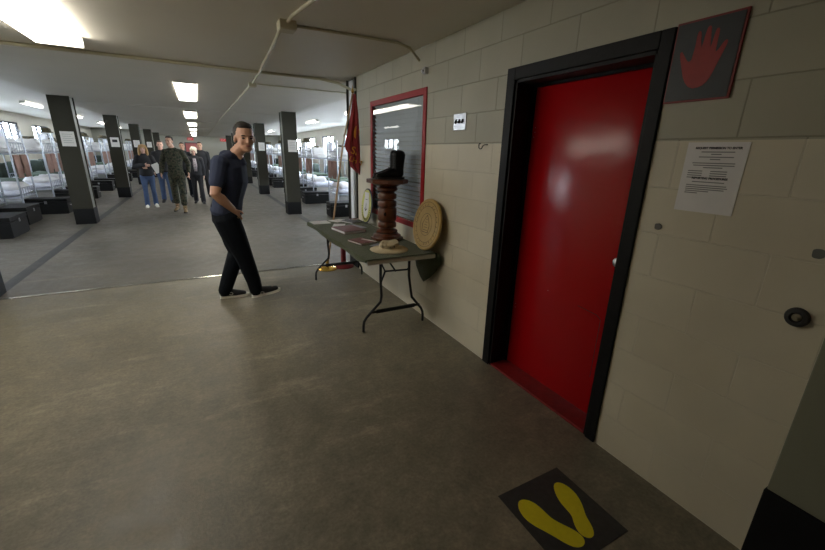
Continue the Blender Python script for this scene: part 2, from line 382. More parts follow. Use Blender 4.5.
# bay outer walls with windows
PITCH, WW = 3.9, 2.3; WZ = 1.2
wn = 1
for s, nm in ((-1, 'left'), (1, 'right')):
    b = B(); x0, x1 = s * XO, s * (XO + .25); wys = [(5.3 if s < 0 else 5.6) + PITCH * k for k in range(8)]
    box2(b, x0, x1, 5, YE, 0, WZ); box2(b, x0, x1, 5, YE, 2.42, 3.0)
    prev = 5.
    for y in wys: box2(b, x0, x1, prev, y, WZ, 2.42); prev = y + WW
    box2(b, x0, x1, prev, YE, WZ, 2.42)
    struct('wall_outer_' + nm, b, 'bay_wall')
    for y in wys:
        b = B(); xf = s * (XO + .05)
        for z in (WZ, 2.36): box2(b, xf, xf + s * .06, y, y + WW, z, z + .06)
        for k in range(4):
            yy = y + k * (WW - .09) / 3; box2(b, xf, xf + s * .06, yy, yy + .09, WZ, 2.42)
        w = struct('window_%d' % wn, b, 'win_frame'); wn += 1
        b = B(); box2(b, xf + s * .02, xf + s * .028, y + .03, y + WW - .03, WZ + .03, 2.39); obj('pane', b, 'pane', w)
# interior office window
b = B(); t = .058
for y0, y1, z0, z1 in ((WY0 - t, WY0, WZ0 - t, WZ1 + t), (WY1, WY1 + t, WZ0 - t, WZ1 + t), (WY0, WY1, WZ1, WZ1 + t), (WY0, WY1, WZ0 - t, WZ0)):
    box2(b, W - .012, W + .10, y0, y1, z0, z1, .004)
wr = struct('window_0', b, 'red_trim'); wr['label'] = 'red framed office window'
b = B(); box2(b, W - .004, W + .002, WY0, WY1, WZ0, WZ1); obj('pane', b, 'office_pane', wr)
b = B()
for k in range(27):
    z = WZ0 + .02 + k * .0435
    bx(b, (W + .03, (WY0 + WY1) / 2, z), (.046, WY1 - WY0 - .03, .0022), Matrix.Rotation(math.radians(58), 3, 'Y'))
for yy in (WY0 + .12, WY1 - .3): box2(b, W + .007, W + .0085, yy, yy + .003, WZ0, WZ1)
bl = obj('blind', b, 'blind', wr)
# door with deep black frame
b = B(); f = .073
for y0, y1, z0, z1 in ((DY0 - .06, DY0, 0, DH + f), (DY1, DY1 + f, 0, DH + f), (DY0, DY1, DH, DH + f)):
    box2(b, W - .014, W + .005, y0, y1, z0, z1, .004)
box2(b, W, W + .26, DY0 - .001, DY0 + .018, 0, DH); box2(b, W, W + .26, DY1 - .018, DY1 + .001, 0, DH); box2(b, W, W + .26, DY0, DY1, DH - .018, DH + .001)
box2(b, W + .14, W + .155, DY0 + .018, DY0 + .035, 0, DH); box2(b, W + .14, W + .155, DY1 - .035, DY1 - .018, 0, DH); box2(b, W + .14, W + .155, DY0, DY1, DH - .035, DH - .018)
d = struct('trim_1', b, 'black_trim')
b = B(); box2(b, W + .155, W + .20, DY0 + .02, DY1 - .02, .02, DH - .022, .002)
d = struct('door_1', b, 'red_door', smooth=30)
b = B(); lathe(b, [(.032, 0), (.032, .004), (.012, .008), (.011, .03), (.022, .036), (.027, .046), (.026, .058), (.014, .066)], seg=20, mtx=wall_m(DY0 + .075, 1.05, W + .155))
obj('door_knob', b, 'chrome', d, smooth=40)['label'] = 'silver round door knob'
b = B()
for yy, zz in ((DY1 - .06, 1.78), (DY1 - .06, 1.75), (DY1 - .052, 1.72), (DY1 - .06, .52), (DY1 - .06, .49), (1.75, .72)):
    lathe(b, [(.003, 0), (.003, .002)], seg=8, mtx=wall_m(yy, zz, W + .155))
obj('screw', b, 'chrome', d)
b = B(); pts = [(1.50, .70), (1.36, .69), (1.33, .67), (1.33, .28)]
for (a0, z0), (a1, z1) in zip(pts, pts[1:]): tube(b, [(W + .155, a0, z0), (W + .155, a1, z1)], .0018, 6)
obj('scratch', b, 'ink', d)
b = B(); box2(b, W - .0, W + .26, DY0 + .018, DY1 - .018, 0, .018, .003); struct('trim_2', b, 'red_sill')
# floor band along the pillars, metal seam and seams of the ceiling
for s, nm in ((-1, 5), (1, 6)):
    b = B(); box2(b, s * 2.07, s * 2.20, 5.5, YE, 0, .0015); struct('trim_%d' % nm, b, 'band')
b = B(); box2(b, -2.3, 1.86, 5.40, 5.45, 0, .006, .002); struct('trim_3', b, 'metal_strip')
b = B(); box2(b, -XS, W, 5.38, 5.46, HC - .03, HC + .01)
for k in range(1, 6): yy = 6.2 + 5.25 * k; box2(b, -XS, XS, yy, yy + .03, HC - .006, HC + .01)
struct('trim_7', b, 'ceiling')

# ------------------------------------------------------------------ steel pillars
def pillar_bm(h, z0=0., fl=.022):
    b = B(); w, dd = .34, .34
    box2(b, -w / 2, w / 2, -dd / 2, -dd / 2 + fl, z0, h); box2(b, -w / 2, w / 2, dd / 2 - fl, dd / 2, z0, h)
    return b
pil = thing('pillar', 'x', 'pillar', (0, 0, 0), 0, 'green-grey steel pillars along the corridor')
obj('flange', (lambda b: (box2(b, -.17, .17, -.17, -.148, .32, HC), b)[1])(B()), 'green_steel', pil)
obj('flange', (lambda b: (box2(b, -.17, .17, .148, .17, .32, HC), b)[1])(B()), 'green_steel', pil)
obj('web', (lambda b: (box2(b, -.012, .012, -.148, .148, .32, HC), box2(b, -.15, -.14, -.148, .148, .32, HC), box2(b, .14, .15, -.148, .148, .32, HC), b)[3])(B()), 'channel', pil)
obj('painted_base', (lambda b: (box2(b, -.172, .172, -.172, .172, 0, .32, .004), b)[1])(B()), 'black_base', pil)
pys = [10.52 + 5.25 * k for k in range(6)]
ordn = ['nearest', 'second', 'third', 'fourth', 'fifth', 'farthest']
first = True
for s, nm in ((-1, 'left'), (1, 'right')):
    for k, y in enumerate(pys[:5]):
        lab = 'green-grey steel pillar with black base, %s of the %s row beyond the seam' % (ordn[k] if k < 4 else 'farthest', nm)
        loc = (s * 2.235 + (-.01 if s > 0 else 0), y, 0)
        if s > 0: loc = (2.08, y, 0)
        if first: pil.location = loc; pil['label'] = lab; first = False
        else: dup(pil, loc, 0, lab)
dup(pil, (-2.235, 5.52, 0), 0, 'green-grey steel pillar with black base at the left edge of the photo')
pw = dup(pil, (2.02, 5.22, 0), 0, 'green-grey steel pillar closing the end of the block wall beside the flag')
pf = thing('pillar', 'grey-green painted pillar with black base in the near right corner', 'pillar', (2.0, .2, 0))
b = B(); box2(b, 1.835, 2.1, .0, .385, .36, HC, .004); obj('shaft', b, 'grey_panel', pf)
b = B(); box2(b, 1.825, 2.1, -.01, .39, 0, .36, .004); obj('painted_base', b, 'black_base', pf)
b = B(); box2(b, 1.853, 1.875, 5.17, 5.29, .28, 2.47, .006)
tag(recenter(obj('pipe', b, 'white_pipe', smooth=60)), 'white vertical pipe in the channel of the pillar behind the flag', 'pipe')
def paper_sign(x, y, z, w, h, lab, dark=False):
    b = B(); bx(b, (x, y - .002, z), (w, .002, h)); o = obj('paper_sign', b, 'paper'); tag(o, lab, 'paper sign', 'papers taped to the pillars')
    b = B()
    if dark: box2(b, x - w * .3, x + w * .3, y - .0045, y - .003, z - .0, z + h * .28)
    else:
        for k in range(5): box2(b, x - w * .36, x + w * (.36 - .1 * (k % 2)), y - .0045, y - .003, z + h * (.3 - k * .14), z + h * (.3 - k * .14) + .006)
    obj('print', b, 'ink' if dark else 'grey_ink', o); recenter(o)
for k in range(4):
    y = pys[k] - .17
    paper_sign(-2.22, y, 1.70, .22, .28, 'white paper taped to the %s pillar of the left row' % ordn[k], k == 1)
    paper_sign(2.12 if k == 0 else 2.1, y, 1.70, .21, .28, 'white paper taped to the %s pillar of the right row' % ordn[k])

# ------------------------------------------------------------------ lights
def light_fix(name, label, x0, x1, y0, y1, z0, z1, m, group):
    t = thing(name, label, 'ceiling light', ((x0 + x1) / 2, (y0 + y1) / 2, z1), 0, group)
    b = B(); box2(b, x0 + .02, x1 - .02, y0, y1, z1 - .02, z1); box2(b, x0, x1, y0, y0 + .008, z0, z1); box2(b, x0, x1, y1 - .008, y1, z0, z1); obj('housing', b, 'fixture', t)
    b = B(); vs = box2(b, x0, x1, y0 + .012, y1 - .012, z0, z1 - .02, .012); obj('diffuser', b, m, t)
    return t
light_fix('ceiling_light', 'large warm ceiling light cut by the top left corner', -1.09, -.765, 2.45, 4.76, HC - .085, HC, 'diffuser', None)
for k in range(6):
    y = 6.95 + 5.25 * k
    light_fix('ceiling_light', 'warm rectangular ceiling light over the corridor, %s of the line' % ordn[k], -.18, .115, y, y + 2.5, HC - .014, HC + .02, 'diffuser', 'corridor ceiling lights')
for s, nm in ((-1, 'left'), (1, 'right')):
    for k in range(5):
        y = 11.2 + 5.25 * k
        light_fix('ceiling_light', 'tube ceiling light over the %s bunk bay, %s along' % (nm, ordn[k]), s * 4.4 - .07, s * 4.4 + .07, y, y + 1.6, BC - .07, BC, 'bay_diffuser', 'bunk bay ceiling lights')
# ------------------------------------------------------------------ conduits on the ceiling
def conduit(pts, lab, r=.013):
    b = B(); tube(b, pts, r, 10); return tag(obj('conduit', b, 'conduit', smooth=60), lab, 'conduit')
zc = HC - .0135
conduit([(.80, 1.6, zc), (.76, 2.6, zc), (.69, 3.1, zc), (.69, 3.24, zc)], 'cream conduit running from the near junction box toward the camera')
conduit([(.67, 3.36, zc), (.72, 4.2, zc), (.75, 5.0, zc), (.76, 5.3, zc - .02), (.78, 5.7, zc), (.80, 6.28, zc)], 'cream conduit between the two ceiling junction boxes')
conduit([(.80, 6.42, zc), (.78, 12, zc), (.78, 24, zc), (.78, 36.6, zc)], 'long cream conduit running down the corridor ceiling')
conduit([(.75, 3.32, zc), (1.2, 3.30, zc), (1.6, 3.30, zc), (1.72, 3.32, zc - .02), (1.82, 3.33, zc - .1)], 'cream conduit from the near junction box to the block wall', .011)
conduit([(-2.3, 5.34, zc - .005), (-.9, 5.33, zc - .005), (.6, 5.355, zc - .005), (1.5, 5.355, zc - .005), (1.70, 5.25, zc - .05), (1.83, 5.12, zc - .13), (1.835, 5.0, zc - .14)], 'cream conduit across the ceiling seam, bent down at the wall end', .016)
conduit([(.86, 6.35, zc), (1.5, 6.35, zc), (2.4, 6.36, zc)], 'thin cream conduit from the far junction box to the right bay', .009)
for c, s, l in (((.69, 3.30, HC - .03), (.12, .12, .06), 'cream square junction box on the near ceiling'), ((.80, 6.35, HC - .03), (.1, .12, .05), 'small cream junction box on the corridor ceiling')):
    t = thing('junction_box', l, 'junction box', c)
    b = B(); bx(b, c, s, bev=.006); obj('body', b, 'conduit', t); b = B(); bx(b, (c[0], c[1], c[2] - s[2] / 2 - .002), (s[0] * .9, s[1] * .9, .004)); obj('cover', b, 'conduit', t)

# ------------------------------------------------------------------ things on the right wall
# red hand board
t = thing('hand_sign', 'black board with a red open hand, beside the top of the door frame', 'sign', (W, 1.0, 1.83))
b = B(); box2(b, W - .008, W - .0005, .868, 1.122, 1.83, 2.14, .002); obj('border', b, 'red_sill', t)
b = B(); box2(b, W - .010, W - .004, .877, 1.116, 1.838, 2.132, .002); obj('board', b, 'board', t)
hp = [(1.090, 2.022), (1.082, 2.031), (1.072, 2.016), (1.052, 1.988), (1.043, 1.985), (1.034, 1.998), (1.033, 2.04), (1.034, 2.087), (1.027, 2.096), (1.019, 2.087), (1.012, 2.03), (1.006, 2.03), (1.002, 2.097), (.993, 2.107), (.984, 2.098), (.979, 2.025), (.973, 2.025), (.968, 2.087), (.960, 2.092), (.953, 2.083), (.954, 2.012), (.948, 2.005), (.928, 2.042), (.918, 2.043), (.916, 2.030), (.930, 1.985), (.942, 1.945), (.955, 1.905), (.978, 1.883), (1.020, 1.880), (1.052, 1.915), (1.070, 1.965)]
b = B(); prism(b, smooth_poly([(-(y - 1.0), z - 1.98) for y, z in hp], 1), wall_m(1.0, 1.98, W - .0095), .0015); obj('hand_print', b, 'red_hand', t)
# notice
t = thing('notice', 'white printed notice in a plastic sleeve taped under the hand board', 'notice', (W, .865, 1.385))
b = B(); box2(b, W - .003, W - .0005, .757, .978, 1.385, 1.668); obj('sheet', b, 'plastic_paper', t)
for tx, yy, zz in (('REQUEST PERMISSION TO ENTER', .862, 1.645), ('REPORTING PROCEDURES', .868, 1.525)): obj('heading', text_bm(tx, .0112, wall_m(yy, zz, W - .0035), .0004, .0006), 'ink', t)
b = B()
for z, a, c in ((1.628, .80, .92), (1.619, .845, .882), (1.608, .80, .925), (1.599, .845, .882), (1.584, .79, .945), (1.575, .79, .94), (1.566, .83, .90), (1.508, .81, .93), (1.494, .80, .95), (1.486, .795, .95), (1.478, .805, .95), (1.470, .86, .95), (1.462, .90, .95)):
    box2(b, W - .0038, W - .003, a, c, z, z + .004)
for k in range(4):
    z = 1.552 - k * .009; box2(b, W - .0038, W - .003, .90, .955, z, z + .004); box2(b, W - .0038, W - .003, .81, .87, z, z + .004)
obj('small_print', b, 'grey_ink', t)
# spots, bumper, hook, switch, sensor
for y, z, r, l in ((1.03, 1.297, .016, 'small round grey filler patch on the wall right of the door'), (.475, 1.297, .019, 'grey filler patch on the wall at the right edge of the photo')):
    b = B(); pol = [(r * (1 + .12 * math.sin(3 * a + z)) * math.cos(a), r * math.sin(a) * (1 + .1 * math.cos(2 * a))) for a in [2 * PI * k / 18 for k in range(18)]]
    prism(b, pol, wall_m(y, z, W), .004); tag(recenter(obj('wall_patch', b, 'putty')), l, 'patch')
t = thing('wall_bumper', 'round black rubber wall bumper with a tan centre', 'bumper', (W, .473, 1.03))
b = B(); lathe(b, [(.036, 0), (.036, .008), (.032, .016), (.020, .018), (.018, .008), (.001, .007)], seg=24, mtx=wall_m(.473, 1.06)); obj('ring', b, 'rubber', t, smooth=50)
b = B(); lathe(b, [(.014, .006), (.014, .011), (.006, .014), (.0055, .02), (.001, .02)], seg=16, mtx=wall_m(.473, 1.06)); obj('hub', b, 'tan_hub', t, smooth=50)
b = B(); m4 = wall_m(2.375, 1.662)
tube(b, [m4 @ V(p) for p in [(.038, .006, 0), (.034, .006, .02), (.012, -.001, .022), (.0, -.020, .022), (-.018, -.024, .022), (-.034, -.014, .022), (-.036, .006, .022), (-.028, .016, .022), (-.018, .012, .022)]], .0035, 8)
tag(recenter(obj('wall_hook', b, 'table_leg', smooth=60)), 'small dark S-shaped wire hook on the wall left of the door', 'hook')
t = thing('light_switch', 'silver light switch plate with three dark toggles', 'light switch', (W, 2.69, 1.78))
b = B(); box2(b, W - .008, W, 2.615, 2.785, 1.778, 1.905, .004); obj('plate', b, 'chrome', t)
for k in range(3):
    yy = 2.655 + k * .045; b = B(); bx(b, (W - .012, yy, 1.845), (.014, .014, .030), Matrix.Rotation(.4, 3, 'Y'), .002); obj('toggle', b, 'ink', t)
t = thing('wall_sensor', 'small silver box sensor high on the wall above the red window', 'sensor', (W, 3.25, 2.26))
b = B(); bx(b, (W - .02, 3.25, 2.285), (.04, .05, .05), bev=.004); obj('housing', b, 'chrome', t); b = B(); lathe(b, [(.012, 0), (.012, .016), (.006, .02)], seg=14, mtx=wall_m(3.25, 2.278, W - .04)); obj('lens', b, 'white_pipe', t)
# painted square with yellow footprints (flat paint on the floor)
t = thing('floor_marking', 'dark painted square with two yellow footprints on the floor by the red door', 'floor marking', (1.3, .88, 0))
b = B(); box2(b, 1.10, 1.505, .675, 1.085, 0, .002); obj('square', b, 'dark_mat', t)
f1 = [(1.155, 1.005), (1.175, 1.018), (1.203, 1.012), (1.228, .985), (1.238, .95), (1.240, .91), (1.243, .875), (1.262, .835), (1.288, .792), (1.298, .752), (1.285, .727), (1.258, .718), (1.225, .730), (1.203, .762), (1.187, .80), (1.168, .84), (1.143, .885), (1.130, .93), (1.136, .975)]
f2 = [(1.392, 1.005), (1.42, 1.016), (1.447, 1.000), (1.461, .955), (1.454, .905), (1.430, .858), (1.395, .812), (1.378, .765), (1.352, .732), (1.322, .727), (1.301, .745), (1.298, .778), (1.314, .812), (1.338, .842), (1.343, .875), (1.346, .915), (1.362, .962)]
for f in (f1, f2):
    b = B(); prism(b, smooth_poly(f, 2), Matrix.Translation((0, 0, .002)), .001); obj('footprint', b, 'yellow', t)
# corridor end: poster and exit signs
t = thing('poster', 'red and pink framed poster on the far end wall', 'poster', (-.3, YE, .9))
b = B(); box2(b, -.78, .16, YE - .03, YE, .95, 2.0); obj('frame', b, 'win_frame', t); b = B(); box2(b, -.72, .10, YE - .035, YE - .028, 1.02, 1.94); obj('picture', b, 'poster', t)
for x, l in ((-.34, 'red exit sign above the poster on the far end wall'), (2.0, 'red exit sign at the far right end of the corridor')):
    t = thing('exit_sign', l, 'exit sign', (x, YE, 2.18)); b = B(); bx(b, (x, YE - .04, 2.26), (.42, .08, .2), bev=.01); obj('housing', b, 'exit', t)
    obj('lettering', text_bm('EXIT', .16, front_m(x, YE - .081, 2.26)), 'white_pipe', t)

# ------------------------------------------------------------------ display table
TX0, TX1, TY0, TY1, TZ = 1.13, 1.79, 2.86, 4.86, .74
t = thing('folding_table', 'folding table with grey edge and dark steel legs against the block wall', 'table', (1.46, 3.86, 0))
b = B(); box2(b, TX0, TX1, TY0, TY1, TZ - .042, TZ - .004, .008); obj('tabletop', b, 'tabletop', t)
for y in (3.05, 4.73):
    for xa, xb, xc in ((1.33, 1.34, 1.16), (1.62, 1.645, 1.785)):
        b = B(); o = .02 * (1 if xc > xa else -1)
        tube(b, [(xa, y, TZ - .045), (xa, y, .50), (xb, y, .34), (xb + o * .5, y, .28), (xb + (xc - xb) * .82, y, .15), (xc - o * .3, y, .11), (xc, y, .07), (xc, y, .013)], .0125, 10); obj('leg', b, 'table_leg', t, smooth=60)
    b = B(); tube(b, [(1.25, y, .19), (1.735, y, .19)], .0125, 8); bx(b, (1.49, y, .19), (.4, .012, .035)); obj('crossbar', b, 'table_leg', t)
    b = B(); s = 1 if y < 4 else -1
    tube(b, [(1.33, y, .66), (1.375, y, .57), (1.60, y, .56), (1.62, y, .58)], .009, 8); tube(b, [(1.335, y, .47), (1.375, y, .57)], .009, 8); tube(b, [(1.48, y, .56), (1.48, y + s * .35, TZ - .05)], .008, 8)
    obj('brace', b, 'table_leg', t, smooth=60)
# cloth
b = B(); nx, ny = 16, 60
def cz(x, y): return TZ - .002 + .0012 * noise.noise(V((x * 5, y * 5, 0)))
grid = {}
for i in range(nx + 5):
    for j in range(ny + 1):
        y = TY0 - .005 + (TY1 + .012 - TY0) * j / ny
        if i < 3:      # overhang on the aisle side with a soft wavy hem
            k = 3 - i; x = TX0 - .009 - .004 * math.sin(j * .35) ; dz = -k * (.0145 + .003 * math.sin(j * .22 + 1) + .004 * noise.noise(V((0, y * 2, 3)))) + .004
            if y < 3.05: dz *= max(0.35, (y - TY0 + .08) / .27)
            z = TZ + dz
        elif i <= 3 + nx:
            x = TX0 - .006 + (TX1 + .004 - TX0 + .004) * (i - 3) / nx; z = cz(x, y) + .004
        else: x = TX1 + .008; z = TZ - .02
        grid[i, j] = b.verts.new((x, y, z))
for i in range(nx + 4):
    for j in range(ny): b.faces.new((grid[i, j], grid[i + 1, j], grid[i + 1, j + 1], grid[i, j + 1]))
# loose corner hanging between table and wall
hem = [(2.82, .66), (2.90, .56), (2.99, .47), (3.12, .39), (3.20, .42), (3.26, .52), (3.32, .64), (3.36, .70)]
top = [b.verts.new((TX1 + .012 + .012 * math.sin(k * 1.7), y, TZ - .004)) for k, (y, z) in enumerate(hem)]
mid = [b.verts.new((TX1 + .024 + .010 * math.sin(k * 1.9 + 1), y, (z + TZ) / 2)) for k, (y, z) in enumerate(hem)]
bot = [b.verts.new((TX1 + .030 + .010 * math.sin(k * 2.1), y, z)) for k, (y, z) in enumerate(hem)]
for A_, B_ in ((top, mid), (mid, bot)):
    for k in range(len(hem) - 1): b.faces.new((A_[k], A_[k + 1], B_[k + 1], B_[k]))
o = obj('tablecloth', b, 'cloth', smooth=60); tag(o, 'olive green cloth spread over the folding table, one corner hanging by the wall', 'tablecloth')
md = o.modifiers.new('th', 'SOLIDIFY'); md.thickness = .003; md.offset = 1
TT = TZ + .006
# octagonal-topped pedestal
PX, PY = 1.625, 3.56
t = thing('pedestal', 'turned red-brown wooden pedestal with octagonal top standing on the green cloth', 'pedestal', (PX, PY, TT))
oc = lambda r, h0, h1, bm: lathe(bm, [(r - .006, h0), (r, h0 + .006), (r, h1 - .006), (r - .006, h1)], (PX, PY, TT), 8, Matrix.Rotation(PI / 8, 3, 'Z'))
b = B(); oc(.165, 0, .028, b); lathe(b, [(.145, .028), (.14, .05), (.115, .062), (.112, .07)], (PX, PY, TT), 32); obj('base', b, 'wood_red', t, smooth=35)
b = B(); pr = []
z = .07
for kind, r, h in (('t', .108, .035), ('g', .070, .022), ('c', .094, .052), ('g', .078, .016), ('c', .096, .125), ('g', .078, .016), ('c', .095, .055), ('g', .070, .022), ('c', .093, .05), ('g', .072, .022), ('t', .102, .045)):
    if kind == 'g': pr += [(r + .008, z + .001), (r, z + h * .3), (r, z + h * .7), (r + .008, z + h - .001)]
    elif kind == 't': pr += [(r * .88, z + .002), (r, z + h * .3), (r, z + h * .7), (r * .88, z + h - .002)]
    else: pr += [(r * .95, z + .002), (r, z + .01), (r, z + h - .01), (r * .95, z + h - .002)]
    z += h
lathe(b, pr, (PX, PY, TT), 32); obj('column', b, 'wood_red', t, smooth=35)
b = B(); lathe(b, [(.09, z), (.13, z + .02), (.15, z + .03)], (PX, PY, TT), 32); oc(.206, z + .034, z + .074, b); obj('top', b, 'wood_red', t, smooth=35)
b = B(); lathe(b, [(.019, 0), (.019, .004), (.015, .006)], (0, 0, 0), 14, Matrix.Translation((PX - .055, PY - .0775, TT + .27)) @ Matrix.Rotation(PI / 2, 4, 'X') ); obj('medallion', b, 'boot', t)
PT = TT + z + .074
# boots
def boot(y, lab, bxo, rz=0.):
    t = thing('boot', lab, 'boot', (1.63 + bxo, y, PT), rz, 'black boots on the pedestal')
    X = lambda x, z_, dy=0: (1.645 + bxo + x, y + dy, PT + z_ * .9)
    b = B()
    tube(b, [X(.075, .05), X(.078, .11), X(.082, .17), X(.085, .23), X(.088, .262)], [(.060, .047), (.056, .045), (.057, .046), (.064, .048), (.066, .049)], 16, side=(1, 0, 0))
    tube(b, [X(.095, .05), X(.05, .062), X(0, .062), X(-.05, .048), X(-.10, .038), X(-.138, .034)], [(.042, .04), (.05, .04), (.044, .042), (.036, .045), (.030, .044), (.022, .034)], 16, side=(0, 0, 1))
    b = remesh(b, .006, 3); obj('upper', b, 'boot', t, smooth=True)
    b = B(); out = [(.14, .0), (.13, .033), (.08, .04), (.02, .032), (-.05, .044), (-.11, .046), (-.152, .03), (-.162, 0), (-.152, -.03), (-.11, -.046), (-.05, -.044), (.02, -.032), (.08, -.04), (.13, -.033)]
    prism(b, smooth_poly(out, 1), Matrix.Translation((1.645 + bxo, y, PT)) @ Matrix.Diagonal((1.04, 1, 1, 1)), .02); obj('sole', b, 'rubber', t)
    b = B()
    for k in range(7): zz = .09 + k * .024; xx = .030 + (k > 1) * .0 - (k < 2) * (.03 - .015 * k); tube(b, [X(xx, zz, -.025), X(xx - .012, zz + .006), X(xx, zz, .025)], .003, 6)
    obj('laces', b, 'canvas_black', t)
    b = B(); lathe(b, [(.050, 0), (.054, .006), (.052, .012), (.03, .012)], X(.089, .262), 18); obj('collar', b, 'boot', t, smooth=50)
boot(PY - .05, 'polished black leather boot standing on the pedestal, nearer of the pair', -.006)
boot(PY + .05, 'polished black leather boot standing on the pedestal, farther of the pair', .008)
# round gold plaque leaning on the wall
R_ = .235; cyp, tilt = 3.02, math.radians(17)
base = V((1.765 - .03, cyp, TT)); nx_ = V((-math.cos(tilt), 0, math.sin(tilt))); upv = V((math.sin(tilt) * .3, 0, 1))
leanm = Matrix.Rotation(-0.0, 4, 'Z')
ax_z = V((-math.cos(.18), 0, math.sin(.18))).normalized(); ax_y = V((math.sin(.18), 0, math.cos(.18))); ax_x = V((0, -1, 0))
ctr = base + ax_y * R_
PM = Matrix(((ax_x.x, ax_y.x, ax_z.x, ctr.x), (ax_x.y, ax_y.y, ax_z.y, ctr.y), (ax_x.z, ax_y.z, ax_z.z, ctr.z), (0, 0, 0, 1)))
t = thing('round_plaque', 'round gold wooden plaque leaning against the wall at the table end', 'plaque', base)
b = B(); lathe(b, [(R_ - .004, -.012), (R_, -.008), (R_, .006), (R_ - .008, .012), (R_ - .02, .009), (.01, .009)], seg=48, mtx=PM); obj('disc', b, 'gold', t, smooth=40)
b = B()
for rr in (.205, .165, .10):
    for k in range(40):
        a0, a1 = 2 * PI * k / 40, 2 * PI * (k + 1) / 40
        tube(b, [PM @ V((rr * math.cos(a0), rr * math.sin(a0), .009)), PM @ V((rr * math.cos(a1), rr * math.sin(a1), .009))], .0022, 5, caps=False)
for k in range(26):   # worn carved lettering between the rings
    a = 2 * PI * k / 26
    if 5 < k % 13 < 7: continue
    p = V((.185 * math.cos(a), .185 * math.sin(a), .009)); q = V((.172 * math.cos(a + .05), .172 * math.sin(a + .05), .009)); tube(b, [PM @ p, PM @ q], .003, 5)
em = [(-.05, -.07), (.05, -.07), (.06, .0), (.03, .05), (.0, .085), (-.03, .05), (-.06, 0)]
for k in range(len(em)):
    p, q = em[k], em[(k + 1) % len(em)]; tube(b, [PM @ V((*p, .009)), PM @ V((*q, .009))], .003, 5)
for k in range(5): tube(b, [PM @ V((-.035 + k * .006, -.05 + k * .024, .009)), PM @ V((.035 - k * .006, -.05 + k * .024, .009))], .0025, 5)
obj('engraving', b, 'gold_dark', t)
# oval plaque
ax_z = V((-math.cos(.1), -.0, math.sin(.1))).normalized(); ax_y = V((math.sin(.1), 0, math.cos(.1)))
oc_ = V((1.778, 4.50, TT + .215))
OM = Matrix(((0, ax_y.x, ax_z.x, oc_.x), (-1, ax_y.y, ax_z.y, oc_.y), (0, ax_y.z, ax_z.z, oc_.z), (0, 0, 0, 1)))
t = thing('oval_plaque', 'white oval plaque with yellow border leaning on the wall left of the window', 'plaque', (1.75, 4.5, TT))
S = Matrix.Diagonal((1, 1.24, 1, 1))
b = B(); lathe(b, [(.165, -.008), (.172, -.004), (.172, .004), (.16, .008)], seg=40, mtx=OM @ S); obj('rim', b, 'book_dark', t, smooth=40)
b = B(); lathe(b, [(.16, .006), (.158, .0095)], seg=40, mtx=OM @ S); obj('border', b, 'plaque_yellow', t)
b = B(); lathe(b, [(.085, .009), (.085, .0115)], seg=40, mtx=OM @ Matrix.Diagonal((1, 1.7, 1, 1))); box = bx(b, OM @ V((0, .12, .0095)), (.003, .13, .09)); obj('face', b, 'paper', t)
b = B()
for k in range(18):
    a = PI * (1.02 + .96 * k / 17) if k < 18 else 0
    p = V((.125 * math.cos(a), .155 * math.sin(a), .0098)); q = V((.14 * math.cos(a + .08), .18 * math.sin(a + .03), .0098)); tube(b, [OM @ p, OM @ q], .004, 5)
tube(b, [OM @ V((-.03, .08, .0118)), OM @ V((.03, .08, .0118))], .003, 5); tube(b, [OM @ V((-.035, -.03, .0118)), OM @ V((.0, -.06, .0118)), OM @ V((.035, -.03, .0118))], .004, 5); tube(b, [OM @ V((0, -.05, .0118)), OM @ V((0, .03, .0118))], .003, 5)
obj('emblem', b, 'ink', t)
# crumpled field hat
HX, HY = 1.45, 3.13
t = thing('field_hat', 'khaki wide brimmed field hat with a crumpled crown, near the end of the table', 'hat', (HX, HY, TT))
b = B(); R = []
for i, (r, z) in enumerate([(.175, .004), (.172, .009), (.13, .016), (.09, .022), (.082, .028), (.088, .045), (.090, .062), (.082, .070), (.05, .056), (.02, .05), (.002, .05)]):
    ring = []
    for k in range(40):
        a = 2 * PI * k / 40; rr = r * (1 + .03 * math.sin(3 * a + 1)); zz = z + (.004 * math.sin(2 * a) if i < 3 else 0)
        if i in (5, 6, 7): zz += .009 * math.cos(a - .4) + .006 * math.sin(4 * a); rr *= 1 + .035 * math.sin(2 * a + .5)
        ring.append(b.verts.new((HX + rr * math.cos(a), HY + rr * math.sin(a), TT + zz)))
    R.append(ring)
for i in range(len(R) - 1):
    for k in range(40): b.faces.new((R[i][k], R[i][(k + 1) % 40], R[i + 1][(k + 1) % 40], R[i + 1][k]))
b.faces.new(R[-1]); lathe(b, [(.172, .001), (.170, .004)], (HX, HY, TT), 40); obj('crown_and_brim', b, 'khaki', t, smooth=True)
b = B()
for a in (-1.9, -1.45): b = B(); ell(b, (HX + .087 * math.cos(a), HY + .087 * math.sin(a), TT + .045), (.007, .007, .007), seg=10); obj('eyelet', b, 'ink', t)
b = B(); tube(b, [(HX - .075, HY - .035, TT + .03), (HX - .09, HY - .045, TT + .05), (HX - .09, HY - .04, TT + .078), (HX - .072, HY - .03, TT + .088)], .007, 8); tube(b, [(HX - .05, HY - .065, TT + .028), (HX - .06, HY - .075, TT + .055), (HX - .05, HY - .06, TT + .085)], .006, 8); obj('chin_strap', b, 'khaki', t, smooth=True)
